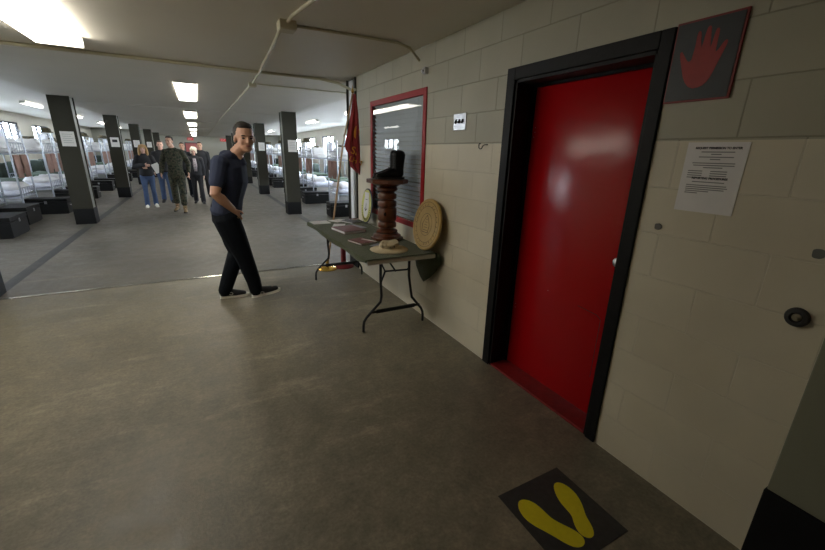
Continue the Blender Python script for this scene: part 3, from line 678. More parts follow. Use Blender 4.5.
# printed matter
def book(x, y, w, l, h, rz, cover, lab, cat='book', name='book', z=0.):
    t = thing(name, lab, cat, (x, y, TT + z), rz); rm = Matrix.Rotation(rz, 3, 'Z')
    z += TT
    b = B(); bx(b, (x, y, z + h / 2), (w * .97, l * .97, h * .8), rm); obj('pages', b, 'paper', t)
    b = B()
    for zz in (z + h * .95, z + h * .05): bx(b, (x, y, zz), (w, l, h * .1), rm)
    sp = V((x, y, z + h / 2)) + rm @ V((w / 2, 0, 0)); bx(b, sp, (h * .1, l, h), rm); obj('cover', b, cover, t)
def sheet(x, y, w, l, rz, lab, m='paper', z=0., name='sheet_of_paper'):
    b = B(); bx(b, (x, y, TT + z + .0015), (w, l, .002), Matrix.Rotation(rz, 3, 'Z')); o = obj(name, b, m); tag(recenter(o), lab, 'paper'); return o
sheet(1.25, 4.74, .22, .20, .05, 'white sheet of paper on the far left corner of the green table')
sheet(1.50, 4.80, .20, .16, .5, 'white leaflet near the far end of the table beside the flag pole')
sheet(1.40, 4.46, .14, .22, -.4, 'small white sheet on the table beside the large red book')
book(1.62, 4.66, .15, .22, .012, .4, 'book_dark', 'dark booklet at the back of the far table end')
book(1.72, 4.83, .12, .06, .01, .2, 'book_red', 'thin dark red booklet at the far right table corner')
book(1.40, 4.12, .26, .34, .028, .15, 'book_red', 'large dark red book lying left of the pedestal')
sheet(1.56, 4.33, .15, .26, .3, 'grey-blue pamphlet behind the large red book', 'book_blue', name='pamphlet')
book(1.33, 3.52, .17, .24, .016, .25, 'book_red', 'small dark red book with white edge beside the hat')
sheet(1.40, 3.50, .03, .19, .45, 'thin white card strip lying on the small red book', 'paper', .0165, 'card')
sheet(1.42, 3.33, .12, .10, .5, 'grey-blue leaflet between the hat and the pedestal', 'book_blue', name='pamphlet')
# flag on its stand
t = thing('flag', 'red flag with gold lettering hanging on a slanted wooden pole', 'flag', (1.44, 5.20, 0))
b = B(); lathe(b, [(.135, 0), (.135, .012), (.11, .03), (.045, .045), (.024, .06), (.022, .13), (.016, .135)], (1.44, 5.18, 0), 32); obj('stand', b, 'brass', t, smooth=40)['label'] = 'round gold stand'
b = B(); tube(b, [(1.44, 5.18, .03), (1.66, 5.02, 1.66)], .0125, 10); tube(b, [(1.66, 5.02, 1.66), (1.785, 4.955, 2.29)], .011, 10); obj('pole', b, 'pole_wood', t, smooth=60)
b = B(); lathe(b, [(.012, 0), (.02, .01), (.006, .05), (.001, .09)], (1.785, 4.955, 2.29), 12); obj('finial', b, 'brass', t)
# draped cloth: hangs from the top in folds
FP = [(2.27, 1.77, 1.785), (2.18, 1.755, 1.80), (2.05, 1.735, 1.815), (1.9, 1.705, 1.825), (1.78, 1.675, 1.83), (1.68, 1.652, 1.835), (1.62, 1.665, 1.838), (1.57, 1.70, 1.838), (1.50, 1.705, 1.838), (1.42, 1.715, 1.838), (1.38, 1.76, 1.836), (1.33, 1.81, 1.832)]
b = B(); rows = []; NK = 24
for i, (z, a0, a1) in enumerate(FP):
    row = []
    for k in range(NK + 1):
        u = k / NK; row.append(b.verts.new((a0 + (a1 - a0) * u, 4.90 - .05 * u + .016 * math.sin(u * 13 + i * .22) * min(1, i / 4), z + .015 * math.sin(u * 7) * (i > 6))))
    rows.append(row)
for i in range(len(rows) - 1):
    for k in range(NK): b.faces.new((rows[i][k], rows[i][k + 1], rows[i + 1][k + 1], rows[i + 1][k]))
fo = obj('cloth', b, 'flag_red', t, smooth=True); md = fo.modifiers.new('s', 'SOLIDIFY'); md.thickness = .003
fm = lambda x, z: front_m(x, 4.862, z)
b = text_bm('SL', .13, fm(1.775, 1.60) @ Matrix.Rotation(-.35, 4, 'Z'), .004); obj('lettering', b, 'flag_gold', t)
b = text_bm('LHM', .09, fm(1.775, 1.485) @ Matrix.Rotation(-.35, 4, 'Z'), .004); obj('lettering', b, 'flag_gold', t)
b = B(); prism(b, smooth_poly([(-.03, -.07), (.02, -.075), (.045, -.01), (.03, .06), (.005, .09), (-.02, .045), (-.035, 0)], 1), fm(1.79, 1.83), .006)
obj('emblem', b, 'flag_gold', t)
t = thing('floor_stand', 'dark red round floor stand under the far end of the table', 'stand', (1.64, 5.18, 0))
b = B(); lathe(b, [(.15, 0), (.15, .012), (.11, .03), (.05, .045)], (1.69, 5.22, 0), 32); obj('base', b, 'stand_red', t, smooth=40)
b = B(); lathe(b, [(.045, .04), (.04, .08), (.036, .60), (.045, .64)], (1.69, 5.22, 0), 24); obj('post', b, 'stand_red', t, smooth=40)

# ------------------------------------------------------------------ bunks
def soft(bm, x0, x1, y0, y1, z0, z1, n=(14, 8), amp=.015, seed=0):
    g = {}
    for i in range(n[0] + 1):
        for j in range(n[1] + 1):
            u, v = i / n[0], j / n[1]
            e = min(1, 6 * min(u, 1 - u), 6 * min(v, 1 - v)); e = math.sqrt(max(0, 1 - (1 - e) ** 2))
            x = x0 + (x1 - x0) * u; y = y0 + (y1 - y0) * v
            g[i, j, 1] = bm.verts.new((x, y, (z0 + z1) / 2 + (z1 - z0) / 2 * e + amp * e * noise.noise(V((x * 4 + seed, y * 4, seed)))))
            g[i, j, 0] = bm.verts.new((x, y, (z0 + z1) / 2 - (z1 - z0) / 2 * e))
    for i in range(n[0]):
        for j in range(n[1]):
            bm.faces.new((g[i, j, 1], g[i + 1, j, 1], g[i + 1, j + 1, 1], g[i, j + 1, 1])); bm.faces.new((g[i, j, 0], g[i, j + 1, 0], g[i + 1, j + 1, 0], g[i + 1, j, 0]))
    bmesh.ops.remove_doubles(bm, verts=bm.verts, dist=.0005)
BL, BW = 1.95, .9
bunk = thing('bunk_bed', 'x', 'bunk bed', (0, 0, 0), 0, 'steel bunk beds along the bays')
for x in (0, BL):
    for y in (-BW / 2, BW / 2):
        b = B(); tube(b, [(x, y, 0), (x, y, 1.88)], .019, 8, caps=False); obj('post', b, 'steel', bunk, smooth=60)
for x in (0, BL):
    for zs in ((.42, .62), (1.36, 1.60), (1.88,)):
        b = B()
        for z in zs: tube(b, [(x, -BW / 2, z), (x, BW / 2, z)], .012, 6, caps=False)
        if len(zs) > 1:
            for k in range(1, 6): y = -BW / 2 + BW * k / 6; tube(b, [(x, y, zs[0]), (x, y, zs[1])], .006, 6, caps=False)
        obj('end_rail', b, 'steel', bunk)
for z in (.42, 1.36):
    b = B()
    for y in (-BW / 2, BW / 2): bx(b, (BL / 2, y, z), (BL, .02, .04))
    bx(b, (BL / 2, 0, z), (BL, BW, .01)); obj('bed_base', b, 'steel', bunk)
    b = B(); soft(b, .03, BL - .03, -BW / 2 + .02, BW / 2 - .02, z + .005, z + .15, seed=z); obj('mattress', b, 'sheet' if z < 1 else 'sheet_warm', bunk, smooth=True)
    b = B(); soft(b, .75, BL - .1, -BW / 2 - .02, BW / 2 + .02, z + .06, z + .19, amp=.03, seed=z + 3); obj('blanket', b, 'blanket' if z < 1 else 'sheet_warm', bunk, smooth=True)
b = B(); soft(b, -.24, .24, -.36, .36, -.075, .075, (10, 10), .03, 5); pillow = obj('pillow', b, 'sheet_warm', smooth=True); tag(pillow, 'x', 'pillow', None, None)
# towel: folded over the rail
b = B()
rows = []
for z, x in ((.0, -.028), (.25, -.03), (.48, -.024), (.5, 0), (.48, .022), (.2, .028), (.08, .026)):
    rows.append([b.verts.new((x + .004 * math.sin(k * 1.9), -.17 + .34 * k / 8, z)) for k in range(9)])
for i in range(len(rows) - 1):
    for k in range(8): b.faces.new((rows[i][k], rows[i][k + 1], rows[i + 1][k + 1], rows[i + 1][k]))
towel = obj('towel', b, 'towel', smooth=True); md = towel.modifiers.new('s', 'SOLIDIFY'); md.thickness = .008; tag(towel, 'x', 'towel')
# footlocker
fl = thing('footlocker', 'x', 'footlocker', (0, 0, 0), 0, 'black footlockers on the bay floors')
b = B(); bx(b, (0, 0, .15), (.78, .46, .26), bev=.006); bx(b, (0, 0, .01), (.74, .42, .02)); obj('body', b, 'locker', fl)
b = B(); bx(b, (0, 0, .325), (.79, .47, .075), bev=.008); obj('lid', b, 'locker', fl)
b = B(); bx(b, (0, -.237, .275), (.05, .006, .06)); bx(b, (0, -.243, .265), (.02, .01, .025)); obj('latch', b, 'chrome', fl)
for s in (-1, 1):
    b = B(); x = s * .395; tube(b, [(x, -.05, .2), (x + s * .02, -.05, .19), (x + s * .02, .05, .19), (x, .05, .2)], .006, 6); obj('handle', b, 'chrome', fl)
# hat on a post
b = B(); lathe(b, [(.02, 0), (.13, .0), (.16, .02), (.11, .035), (.10, .10), (.07, .125), (.01, .13)], seg=16); cover = obj('camouflage_cover', b, 'pack', smooth=True); tag(cover, 'x', 'hat')
# pack
b = B(); soft(b, -.16, .16, -.22, .22, 0, .34, (8, 8), .03, 9); pk = B(); merge(pk, b); pack = obj('rucksack', pk, 'pack', smooth=True); tag(pack, 'x', 'rucksack')
b = B(); soft(b, -.10, .10, -.24, .24, .0, .42, (8, 8), .05, 2); shirt = obj('hanging_shirt', b, 'sheet', smooth=True); tag(shirt, 'x', 'shirt')
b = B(); soft(b, -.16, .16, -.17, .17, 0, .75, (8, 8), .04, 4); duffel = obj('duffel_bag', b, 'duffel', smooth=True); tag(duffel, 'x', 'duffel bag')
protos = {}
def place(proto, loc, rz, label, group, sz=None):
    if proto.name not in protos:
        protos[proto.name] = 1; o = proto; o.location = loc; o.rotation_euler = (0, 0, rz)
        if sz: o.scale = sz
    else: o = dup(proto, loc, rz, None, None, sz)
    o['label'] = label
    if group: o['group'] = group
    return o
OW = ['first', 'second', 'third', 'fourth', 'fifth', 'sixth', 'seventh', 'eighth', 'ninth', 'tenth', 'eleventh', 'twelfth', 'thirteenth', 'fourteenth', 'fifteenth', 'sixteenth', 'seventeenth', 'eighteenth']
left_y = [10.6, 12.42, 14.62, 15.72, 18.3, 19.5, 22.1, 23.2, 25.8, 27.0, 29.6, 30.8, 33.4, 34.6]
right_y = [8.5, 11.3, 14.1, 15.6, 18.4, 19.6, 22.3, 23.5, 26.1, 27.3, 29.9, 31.1, 33.5, 34.7]
for s, nm, ys in ((-1, 'left', left_y), (1, 'right', right_y)):
    xe = 3.62 if s < 0 else 3.42
    for k, y in enumerate(ys):
        wh = '%s bunk of the %s bay' % (OW[k], nm)
        rz = 0 if s > 0 else PI
        place(bunk, (s * xe, y, 0), rz, 'grey steel bunk bed with white mattresses, %s from the near end of the %s bay' % (OW[k], nm), 'steel bunk beds along the bays')
        for j, (z, w) in enumerate(((.64, 'lower'), (1.585, 'upper'))):
            place(pillow, (s * (xe + .32), y + random.uniform(-.05, .05), z), rz + random.uniform(-.15, .15), 'white pillow on the %s bed, %s' % (w, wh), 'white pillows on the bunks', (1, 1, 1.1 + .5 * j))
        for j, dy in enumerate((-.22, .22)):
            place(towel, (s * (xe), y + dy, .84), rz, '%s brown towel on the aisle end of the %s' % (('near', 'far')[j], wh), 'brown towels on the bunk ends')
        if k % 2 == 0 or k > 3: place(cover, (s * (xe + .02), y + .30 * (-1) ** k, 1.895), random.uniform(0, 3), 'brown camouflage hat on top of the %s' % wh, 'camouflage hats on the bunk frames')
        if k % 3 != 1: place(pack, (s * (xe + 1.72), y + .08, 1.50), rz, 'camouflage rucksack on the window end of the %s' % wh, 'rucksacks on the top bunks')
        if k % 2 == 1: place(shirt, (s * (xe + 1.22), y - .1, 1.52), rz + .2, 'white bundle of linen on the top mattress of the %s' % wh, 'linen bundles on the top bunks')
        place(duffel, (s * (xe + 2.35), y + .05, 0), .3 * k, 'dark green duffel bag by the outer wall behind the %s' % wh, 'duffel bags along the bay walls', (1.2, 1.3, 1.25))
        lx = s * (xe - .36); 
        if s < 0 and k == 0: place(fl, (-3.22, 9.47, 0), PI / 2, 'black footlocker nearest the camera in the left bay', None); place(fl, (-3.4, 10.9, 0), PI / 2, 'black footlocker behind the nearest one in the left bay', None)
        elif s < 0: place(fl, (lx - .02, y - .08, 0), 0, 'black footlocker at the foot of the %s' % wh, None)
        else: place(fl, (3.2, y + (1.25 if k < 2 else .0), 0), 0, 'black footlocker at the aisle end beside the %s' % wh, None)

# ------------------------------------------------------------------ people
def rotz(v, a): return Matrix.Rotation(a, 3, 'Z') @ V(v)
def stand(h=1.8, stride=.0, lean=0., sw=1.):
    s = h / 1.8
    J = dict(head=(0.02, 0, 1.68), neck=(0, 0, 1.50), chest=(-.01, 0, 1.33), waist=(0, 0, 1.10), pelvis=(0, 0, .95))
    for k, y in (('L', 1), ('R', -1)):
        st = stride * y
        J['sh' + k] = (0, .175 * y * sw, 1.445); J['el' + k] = (-.03 - st * .2, .225 * y * sw, 1.17); J['wr' + k] = (.04 - st * .4, .235 * y * sw, .93)
        J['hip' + k] = (0, .09 * y, .93); J['kn' + k] = (.03 + st * .55, .10 * y, .51); J['an' + k] = (-.02 + st, .11 * y, .095 + (.03 if st < 0 else 0))
        J['toe' + k] = (.13 + st, .13 * y, .03)
    return {k: V(v) * s for k, v in J.items()}, s
def hand(bm, wr, d, palm, side, s=1., curl=.5):
    """palm, five unequal curled fingers; d: direction of the fingers, palm: palm normal, side: thumb side"""
    d = V(d).normalized(); side = V(side); side = (side - d * side.dot(d)).normalized(); pn = d.cross(side)
    if pn.dot(V(palm)) < 0: pn = -pn
    tube(bm, [wr, wr + d * .045 * s, wr + d * .085 * s], [(.026 * s, .02 * s), (.04 * s, .018 * s), (.042 * s, .016 * s)], 10, side=side)
    for i, (o, ln) in enumerate(((.032, .068), (.011, .078), (-.011, .072), (-.031, .056))):
        p0 = wr + d * .08 * s + side * o * s; ln *= s; p1 = p0 + (d + pn * curl * .5).normalized() * ln * .45; p2 = p1 + (d + pn * curl * 1.6).normalized() * ln * .33; p3 = p2 + (d + pn * curl * 3).normalized() * ln * .22
        tube(bm, [p0, p1, p2, p3], [.0095 * s, .009 * s, .008 * s, .007 * s], 8)
    p0 = wr + d * .02 * s + side * .022 * s; p1 = p0 + (d * .6 + side * .8).normalized() * .045 * s; p2 = p1 + (d + side * .25 + pn * .3).normalized() * .035 * s
    tube(bm, [p0, p1, p2], [.013 * s, .011 * s, .008 * s], 8)
def person(name_lab, loc, yaw, J, s, skin, hair, head_yaw=0., head_pitch=0., top=None, bottom=None, shoes=('canvas_black', 'shoe_white'), hair_kind='short', voxel=.008, hs=1., hem=0., ss=1., female=False, sleeve='short', extra=None, hands=None, tw=1., skip_leg=False):
    """J in the person's own frame (x forward, y left); everything is turned by yaw"""
    t = thing('person', name_lab, 'person', loc, yaw)
    T = Matrix.Translation(V(loc)) @ Matrix.Rotation(yaw, 4, 'Z')
    side = V((J['shL'] - J['shR'])); side.z = 0; side.normalize()
    def torso(bm, g=0., top_=True, low=0.):
        sw = (.165 if female else .185) * s * tw
        tube(bm, [J['pelvis'] + V((0, 0, low)), J['waist'], J['chest'] - V((0, 0, .06 * s)), J['chest'] + V((0, 0, .06 * s)), (J['shL'] + J['shR']) / 2 + V((0, 0, .01 * s)), (J['shL'] + J['shR']) / 2 + V((0, 0, .052 * s))],
             [(.168 * s * tw + g, .125 * s + g), (.145 * s * tw + g, .112 * s + g), (.172 * s * tw + g, .124 * s + g), (sw + g, .122 * s + g), (.165 * s * tw + g, .095 * s + g), (.10 * s + g, .068 * s + g)], 20, side=side)
    def arm(bm, k, g=0., t0=0., t1=2.):
        a, e, w = J['sh' + k], J['el' + k], J['wr' + k]
        pts = [a, a.lerp(e, .35), a.lerp(e, .7), e, e.lerp(w, .3), e.lerp(w, .7), w]; rs = [.064, .056, .048, .042, .044, .034, .027]
        n = max(2, int(round(t1 * 3)) + 1); tube(bm, pts[:n], [r * s * tw + g for r in rs[:n]], 12)
    def leg(bm, k, g=0., full=True):
        h, n, a = J['hip' + k], J['kn' + k], J['an' + k]
        tube(bm, [h, h.lerp(n, .35), h.lerp(n, .75), n, n.lerp(a, .3), n.lerp(a, .7), a], [(r + gg) * s + g for r, gg in zip((.092, .086, .066, .058, .058, .044, .038), (0, 0, 0, 0, 0, 0, 0))], 14)
    # body
    bm = B(); torso(bm, -.004)
    for k in 'LR': arm(bm, k); leg(bm, k, -.003)
    for k in 'LR': tube(bm, [J['neck'] - V((0, 0, .035 * s)), J['neck'].lerp(J['sh' + k], .45) + V((0, 0, .004 * s)), J['sh' + k]], [.05 * s, .052 * s, .05 * s], 12)
    HM = Matrix.Translation(J['head']) @ Matrix.Rotation(head_yaw, 4, 'Z') @ Matrix.Rotation(head_pitch, 4, 'Y') @ Matrix.Scale(s * hs, 4)
    hr = HM.to_3x3().normalized()
    def hel(bm_, c, r, seg=14, q=None):
        ell(bm_, HM @ V(c), [x * s * hs for x in r], (hr @ q) if q is not None else hr, seg)
    tube(bm, [J['neck'] - V((0, 0, .07 * s)), J['neck'] + V((0, 0, .02 * s)), J['head'] + V((0, 0, -.05 * s))], [.078 * s, .059 * s * (1.06 if not female else .82), .056 * s * (1.06 if not female else .82)], 14)
    hel(bm, (-.012, 0, .035), (.096, .077, .088)); hel(bm, (.022, 0, -.012), (.066, .062, .088)); hel(bm, (.038, 0, -.070), (.044, .049, .042)); hel(bm, (.064, 0, -.088), (.022, .026, .020))
    hel(bm, (.072, 0, .028), (.018, .052, .012)); hel(bm, (.092, 0, -.010), (.015, .009, .026), 10, Matrix.Rotation(-.25, 3, 'Y')); hel(bm, (.097, 0, -.027), (.015, .016, .010), 10)
    hel(bm, (.070, 0, -.056), (.019, .026, .016), 10)
    for y in (-1, 1):
        hel(bm, (.052, .037 * y, -.022), (.026, .022, .024), 10); hel(bm, (-.008, .079 * y, -.008), (.018, .010, .031), 10, Matrix.Rotation(.2, 3, 'Y'))
    for k in 'LR':
        e, w = J['el' + k], J['wr' + k]
        hd = (hands or {}).get(k)
        dvec = V(hd[0]) if hd else (w - e).normalized(); inward = side * (-1 if k == 'L' else 1)
        hand(bm, w, dvec, hd[1] if hd else inward, hd[2] if hd else V((1, 0, .1)), s, hd[3] if hd else .45)
        # foot core
        a, to = J['an' + k], J['toe' + k]; tube(bm, [a, a.lerp(to, .45) + V((0, 0, -.015 * s)), to + V((0, 0, .012 * s))], [.032 * s, .024 * s, .014 * s], 10)
    bm = remesh(bm, voxel, 3, .4); bmesh.ops.transform(bm, matrix=T, verts=bm.verts); obj('body', bm, skin, t, smooth=True)
    def put(nm, bm, m, vox=voxel, it=4, rm=True, par=None):
        if rm: bm = remesh(bm, vox, it)
        bmesh.ops.transform(bm, matrix=T, verts=bm.verts); return obj(nm, bm, m, par or t, smooth=True)
    # eyes, brows, mouth
    bm = B()
    for y in (-1, 1): hel(bm, (.0755, .031 * y, .006), (.009, .0135, .0075), 10)
    put('eyes', bm, 'eye', rm=False)
    bm = B()
    for y in (-1, 1): hel(bm, (.083, .032 * y, .026), (.007, .020, .0045), 10)
    put('eyebrows', bm, hair, rm=False)
    bm = B(); hel(bm, (.085, 0, -.055), (.006, .022, .0055), 10); put('lips', bm, 'lips', rm=False)
    # hair
    bm = B()
    if hair_kind == 'short':
        hel(bm, (-.035, 0, .042), (.088, .0855, .095), 20); hel(bm, (.022, 0, .100), (.050, .060, .030), 14); hel(bm, (-.060, 0, .005), (.050, .070, .058), 14)
    elif hair_kind == 'curly':
        hel(bm, (-.02, 0, .055), (.108, .098, .092), 18)
        for k in range(26):
            a = random.uniform(0, 2 * PI); e = random.uniform(.05, 1.3); p = V((-.02 + .1 * math.cos(a) * math.cos(e), .095 * math.sin(a) * math.cos(e), .04 + .095 * math.sin(e)))
            if p.x > .05 and p.z < .09: continue
            hel(bm, p, (.032, .032, .030), 8)
        for y in (-1, 1): hel(bm, (-.03, .078 * y, -.01), (.05, .028, .06), 10)
    else:
        hel(bm, (-.018, 0, .050), (.105, .090, .088), 18); hel(bm, (-.06, 0, -.05), (.06, .085, .13), 14)
        for y in (-1, 1):
            P_ = [HM @ V(p) for p in ((.02, .06 * y, .10), (.025, .088 * y, .03), (.005, .096 * y, -.06), (.0, .10 * y, -.14), (.015, .095 * y, -.20))]
            tube(bm, P_, [.03 * s, .03 * s, .036 * s, .036 * s, .02 * s], 10)
    put('hair', bm, hair, .008, 2)
    # bottoms
    if bottom:
        bm = B(); tube(bm, [J['pelvis'] + V((0, 0, -.06 * s)), J['pelvis'] + V((0, 0, .09 * s))], [(.165 * s * tw, .128 * s), (.160 * s * tw, .126 * s)], 18, side=side)
        for k in 'LR':
            h, n, a = J['hip' + k], J['kn' + k], J['an' + k]
            tube(bm, [h, h.lerp(n, .35), h.lerp(n, .75), n, n.lerp(a, .35), n.lerp(a, .75), a + V((-.006, 0, (hem - .035) * s))], [x * s for x in bottom[1]], 14)
        pants = put(bottom[2], bm, bottom[0], voxel, 3)
    # tops
    if top:
        bm = B(); torso(bm, top[1], low=top[3] if len(top) > 3 else 0)
        for k in 'LR': arm(bm, k, top[1] - (.001 if sleeve == 'short' else -.004), t1=.7 if sleeve == 'short' else 1.9)
        for k in 'LR': tube(bm, [J['neck'] - V((0, 0, .045 * s)), J['neck'].lerp(J['sh' + k], .45) + V((0, 0, .006 * s)), J['sh' + k]], [.050 * s, .058 * s, .060 * s], 12)
        if sleeve == 'short': tube(bm, [J['neck'] - V((0, 0, .085 * s)), J['neck'] - V((.0, 0, .045 * s))], [.088 * s, .072 * s], 16)
        if sleeve != 'short' or top[2] in ('jacket', 'camouflage_jacket'):
            tube(bm, [J['neck'] - V((0, 0, .05 * s)), J['neck'] - V((0, 0, .0))], [.082 * s, .068 * s], 14)
        put(top[2], bm, top[0], voxel, 5)
    for k in 'LR':
        a, to = J['an' + k], J['toe' + k]; f = (to - a); f.z = 0; f.normalize(); lat = V((-f.y, f.x, 0)); heel = a - f * .055 * s
        zt, zh = to.z - .03 * s * ss, a.z - .095 * s
        tip = to + f * .065 * s
        bm = B(); P0 = V((heel.x, heel.y, zh + .035 * s * ss)); P2 = V((tip.x, tip.y, zt + .032 * s * ss))
        tube(bm, [P0.lerp(P2, .1), P0.lerp(P2, .35) + V((0, 0, .012 * s * ss)), P0.lerp(P2, .62) + V((0, 0, .004)), P0.lerp(P2, .9) + V((0, 0, -.002))], [(.034 * s * ss, .036 * s * ss), (.046 * s * ss, .037 * s * ss), (.034 * s * ss, .045 * s * ss), (.022 * s * ss, .036 * s * ss)], 12, side=(0, 0, 1))
        tube(bm, [a + V((0, 0, -.03 * s * ss)), a + V((0, 0, (.02 if shoes[0] != 'tan_boot' else .16) * s * ss))], [.046 * s * ss, .045 * s], 12)
        shoe = put('shoe', bm, shoes[0], .007, 3)
        bm = B(); n_ = 9
        outl = [(0, .03), (.06, .036), (.14, .033), (.21, .047), (.27, .04), (.30, .015), (.30, -.015), (.27, -.04), (.21, -.047), (.14, -.033), (.06, -.036), (0, -.03)]
        L0 = V((heel.x, heel.y, 0)) - f * .005 * s; LL = (tip - heel).length + .015 * s * ss
        up_ = [];dn = []
        for (u, v) in smooth_poly(outl, 1):
            uu = u / .30; p = L0 + f * LL * uu + lat * v * s * ss; z = zh + (zt - zh) * uu ** 1.3
            up_.append(bm.verts.new((p.x, p.y, max(z, 0) + .024 * s * ss))); dn.append(bm.verts.new((p.x, p.y, max(z, 0.0) + .001)))
        bm.faces.new(up_); bm.faces.new(dn[::-1])
        for i in range(len(up_)): j = (i + 1) % len(up_); bm.faces.new((up_[i], up_[j], dn[j], dn[i]))
        bmesh.ops.transform(bm, matrix=T, verts=bm.verts); obj('sole', bm, shoes[1], shoe)
        if name_lab.startswith('young'):
            bm = B()
            for q in range(4): c = a + f * (.02 + .02 * q) * s + V((0, 0, (.0 - .012 * q) * s)); tube(bm, [c - lat * .022, c + V((0, 0, .006)), c + lat * .022], .003, 6)
            c = a + f * .05 * s - lat * .043 * s + V((0, 0, -.045)); tube(bm, [c + V((.02 * math.cos(w_), 0, .014 * math.sin(w_))) for w_ in [2 * PI * i / 12 for i in range(13)]], .003, 6)
            bmesh.ops.transform(bm, matrix=T, verts=bm.verts); obj('laces', bm, 'shoe_white', shoe)
    return t, T

# the young man beside the table (coordinates in the hall, then moved into his own frame)
yaw0 = math.radians(-14); o0 = V((.24, 4.43, 0))
wl = lambda x, y, z: Matrix.Rotation(-yaw0, 3, 'Z') @ (V((x, y, z)) - o0)
J = dict(head=wl(.438, 4.40, 1.695), neck=wl(.352, 4.42, 1.54), chest=wl(.285, 4.42, 1.35), waist=wl(.236, 4.42, 1.12), pelvis=wl(.195, 4.43, .95),
         shR=wl(.185, 4.265, 1.465), shL=wl(.345, 4.585, 1.465), elR=wl(.105, 4.185, 1.18), wrR=wl(.252, 4.268, 1.012), elL=wl(.27, 4.72, 1.2), wrL=wl(.22, 4.70, .96),
         hipR=wl(.180, 4.34, .92), hipL=wl(.205, 4.53, .92), knR=wl(.308, 4.34, .51), knL=wl(.255, 4.53, .51), anR=wl(.405, 4.36, .120), anL=wl(.095, 4.53, .10), toeR=wl(.575, 4.35, .105), toeL=wl(.25, 4.53, .03))
fwd = Matrix.Rotation(-yaw0, 3, 'Z')
t, T = person('young man in navy T-shirt and dark jeans walking, hand in his pocket, looking back', tuple(o0), yaw0, J, 1.02, 'skin', 'hair_dark', head_yaw=math.radians(-66), head_pitch=.08, hs=1.15, hem=.012, ss=1.1,
    top=('navy', .013, 't_shirt', .02), bottom=('denim_dark', (.126, .122, .104, .090, .082, .074, .068), 'jeans'), hands={'R': (fwd @ V((.34, .34, -.86)), fwd @ V((0, 1, 0)), fwd @ V((1, -.2, .3)), .3)}, voxel=.007, tw=1.15)
b = B()
for p, q in (((.20, 4.268, .985), (.29, 4.262, .925)), ((.29, 4.262, .925), (.33, 4.275, .96)), ((.13, 4.33, .99), (.14, 4.30, .90)), ((.14, 4.30, .90), (.18, 4.27, .895)), ((.18, 4.27, .895), (.185, 4.26, .99))): tube(b, [p, q], .0022, 5)
obj('pocket_seam', b, 'stitch', t)
b = B(); tube(b, [(.10, 4.36, 1.01), (.13, 4.30, 1.008)], .012, 8)
b.free()
# woman with a paper
Jw, s = stand(1.64, -.04, sw=.9)
Jw['elL'] = V((-.0, .25, 1.08)); Jw['wrL'] = V((.16, .06, 1.06)); Jw['elR'] = V((.0, -.25, 1.08)); Jw['wrR'] = V((.19, -.03, 1.12))
t, T = person('blonde woman in a dark jacket and blue jeans with crossed arms', (-1.27, 12.9, 0), math.radians(-84), Jw, s, 'skin_pale', 'hair_blond', top=('black_cloth', .018, 'jacket'), bottom=('denim', (.098, .09, .070, .062, .064, .066, .068), 'jeans'), hair_kind='long', female=True, sleeve='long', shoes=('shoe_white', 'shoe_white'), hands={'L': ((.3, -1, 0), (-1, 0, 0), (0, 0, 1), .3), 'R': ((.2, 1, 0), (-1, 0, 0), (0, 0, 1), .3)}, voxel=.01)
b = B(); bx(b, (-1.0, 12.68, 1.05), (.17, .004, .25), Matrix.Rotation(-.4, 3, 'Y')); tag(recenter(obj('sheet_of_paper', b, 'paper')), 'white paper held under the arm of the blonde woman', 'paper')
# marine-style figure in woodland camouflage
Jm, s = stand(1.85, .17, sw=.96); Jm['elL'] += V((-.06, .06, .02)); Jm['elR'] += V((-.04, -.06, .02)); Jm['wrR'] += V((.04, -.06, .02)); Jm['wrL'] += V((.02, .05, .04)); Jm['head'] += V((.02, -.045, 0)); Jm['anL'].z += .0
person('tall person in woodland camouflage uniform and tan boots walking down the corridor', (-.53, 11.75, 0), math.radians(-97), Jm, s, 'skin', 'hair_dark', head_yaw=-.35, top=('camo', .018, 'camouflage_jacket', -.07), bottom=('camo', (.102, .096, .082, .076, .078, .074, .062), 'trousers'), sleeve='long', shoes=('tan_boot', 'rubber'), voxel=.01, tw=.96, hem=.13)
# white haired woman
Jv, s = stand(1.6, .1, sw=.92)
t, T = person('white-haired woman in a black jacket over a patterned blouse', (-.09, 13.45, 0), math.radians(-92), Jv, s, 'skin_pale', 'hair_white', top=('black_cloth', .022, 'jacket'), bottom=('black_cloth', (.098, .092, .076, .068, .07, .074, .074), 'trousers'), hair_kind='curly', female=True, sleeve='long', shoes=('canvas_black', 'rubber'), voxel=.01)
b = B(); soft(b, .085 * 1, .135, -.055, .055, .93, 1.30, (4, 6), .0, 1); bmesh.ops.transform(b, matrix=T, verts=b.verts); obj('blouse', b, 'pattern', t, smooth=True)
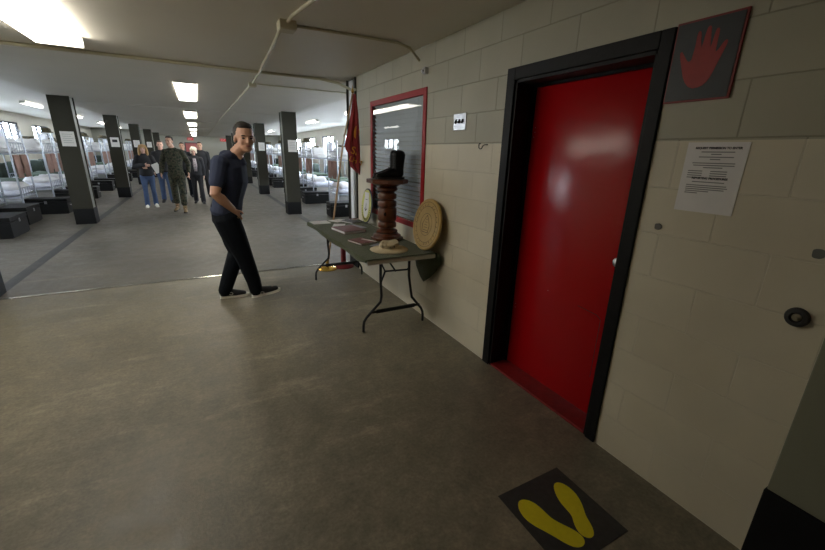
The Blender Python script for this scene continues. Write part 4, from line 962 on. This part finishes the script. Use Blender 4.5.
# people further back
Jq, s = stand(1.75, .12)
person('dark-haired man in dark jacket and jeans walking left behind the white-haired woman', (-.42, 15.4, 0), math.radians(-90), Jq, s, 'skin', 'hair_dark', top=('black_cloth', .02, 'jacket'), bottom=('denim_dark', (.10, .096, .08, .072, .07, .066, .066), 'jeans'), sleeve='long', shoes=('canvas_black', 'rubber'), voxel=.011)
Jq, s = stand(1.78, -.12)
person('person in dark clothes walking right behind the white-haired woman', (.10, 15.2, 0), math.radians(-95), Jq, s, 'skin', 'hair_brown', top=('black_cloth', .02, 'jacket'), bottom=('black_cloth', (.10, .096, .08, .072, .07, .066, .066), 'trousers'), sleeve='long', shoes=('canvas_black', 'rubber'), voxel=.011)
Jq, s = stand(1.76, .08)
person('person in black jacket and blue jeans mostly hidden behind the camouflage uniform', (-.93, 13.9, 0), math.radians(-88), Jq, s, 'skin_pale', 'hair_brown', top=('black_cloth', .022, 'jacket'), bottom=('denim', (.10, .096, .08, .072, .07, .066, .066), 'jeans'), sleeve='long', shoes=('canvas_black', 'rubber'), voxel=.011)

# ------------------------------------------------------------------ daylight, camera, view
w = bpy.data.worlds.new('World'); sc.world = w; w.use_nodes = True; nt = w.node_tree; N = nt.nodes; L = nt.links
bg = N['Background']; tc = N.new('ShaderNodeTexCoord'); sp = N.new('ShaderNodeSeparateXYZ'); cr = N.new('ShaderNodeValToRGB')
L.new(tc.outputs['Generated'], sp.inputs[0]); L.new(sp.outputs[2], cr.inputs[0])
cr.color_ramp.elements[0].position = .0; cr.color_ramp.elements[0].color = (.93, .93, 1, 1); cr.color_ramp.elements[1].position = .7; cr.color_ramp.elements[1].color = (.70, .76, 1, 1)
L.new(cr.outputs[0], bg.inputs[0])
mr = N.new('ShaderNodeMapRange'); mr.inputs[1].default_value = -.5; mr.inputs[2].default_value = .5; mr.inputs[3].default_value = 34; mr.inputs[4].default_value = 98   # overcast sky, brighter on the sunward side
L.new(sp.outputs[0], mr.inputs[0]); L.new(mr.outputs[0], bg.inputs[1])
for s in (-1, 1):
    ld = bpy.data.lights.new('window_portal', 'AREA'); ld.shape = 'RECTANGLE'; ld.size = 1.24; ld.size_y = 31; ld.cycles.is_portal = True
    lo = bpy.data.objects.new('window_portal', ld); COL.objects.link(lo); lo.location = (s * (XO + .27), 21.5, 1.81); lo.rotation_euler = (0, s * PI / 2, 0)
cd = bpy.data.cameras.new('camera'); cam = bpy.data.objects.new('camera', cd); COL.objects.link(cam); sc.camera = cam
p, yw, r = .3049, .4981, .0268
F = V((math.sin(yw) * math.cos(p), math.cos(yw) * math.cos(p), -math.sin(p))); R0 = V((math.cos(yw), -math.sin(yw), 0)); U0 = R0.cross(F)
R2 = R0 * math.cos(r) + U0 * math.sin(r); U2 = -R0 * math.sin(r) + U0 * math.cos(r)
m3 = Matrix((R2, U2, -F)).transposed(); cam.matrix_world = Matrix.Translation((0, 0, 1.5918)) @ m3.to_4x4()
cd.sensor_width = 36; cd.lens = 384.925 / 825 * 36; cd.clip_start = .02; cd.clip_end = 300
sc.view_settings.view_transform = 'Standard'; sc.view_settings.look = 'None'; sc.view_settings.gamma = 1; sc.view_settings.exposure = -.5
sc.view_settings.use_curve_mapping = False
sc.cycles.use_denoising = True; sc.cycles.max_bounces = 8; sc.cycles.diffuse_bounces = 5; sc.cycles.sample_clamp_indirect = 0; sc.cycles.transparent_max_bounces = 12
sc.cycles.caustics_reflective = False; sc.cycles.caustics_refractive = False
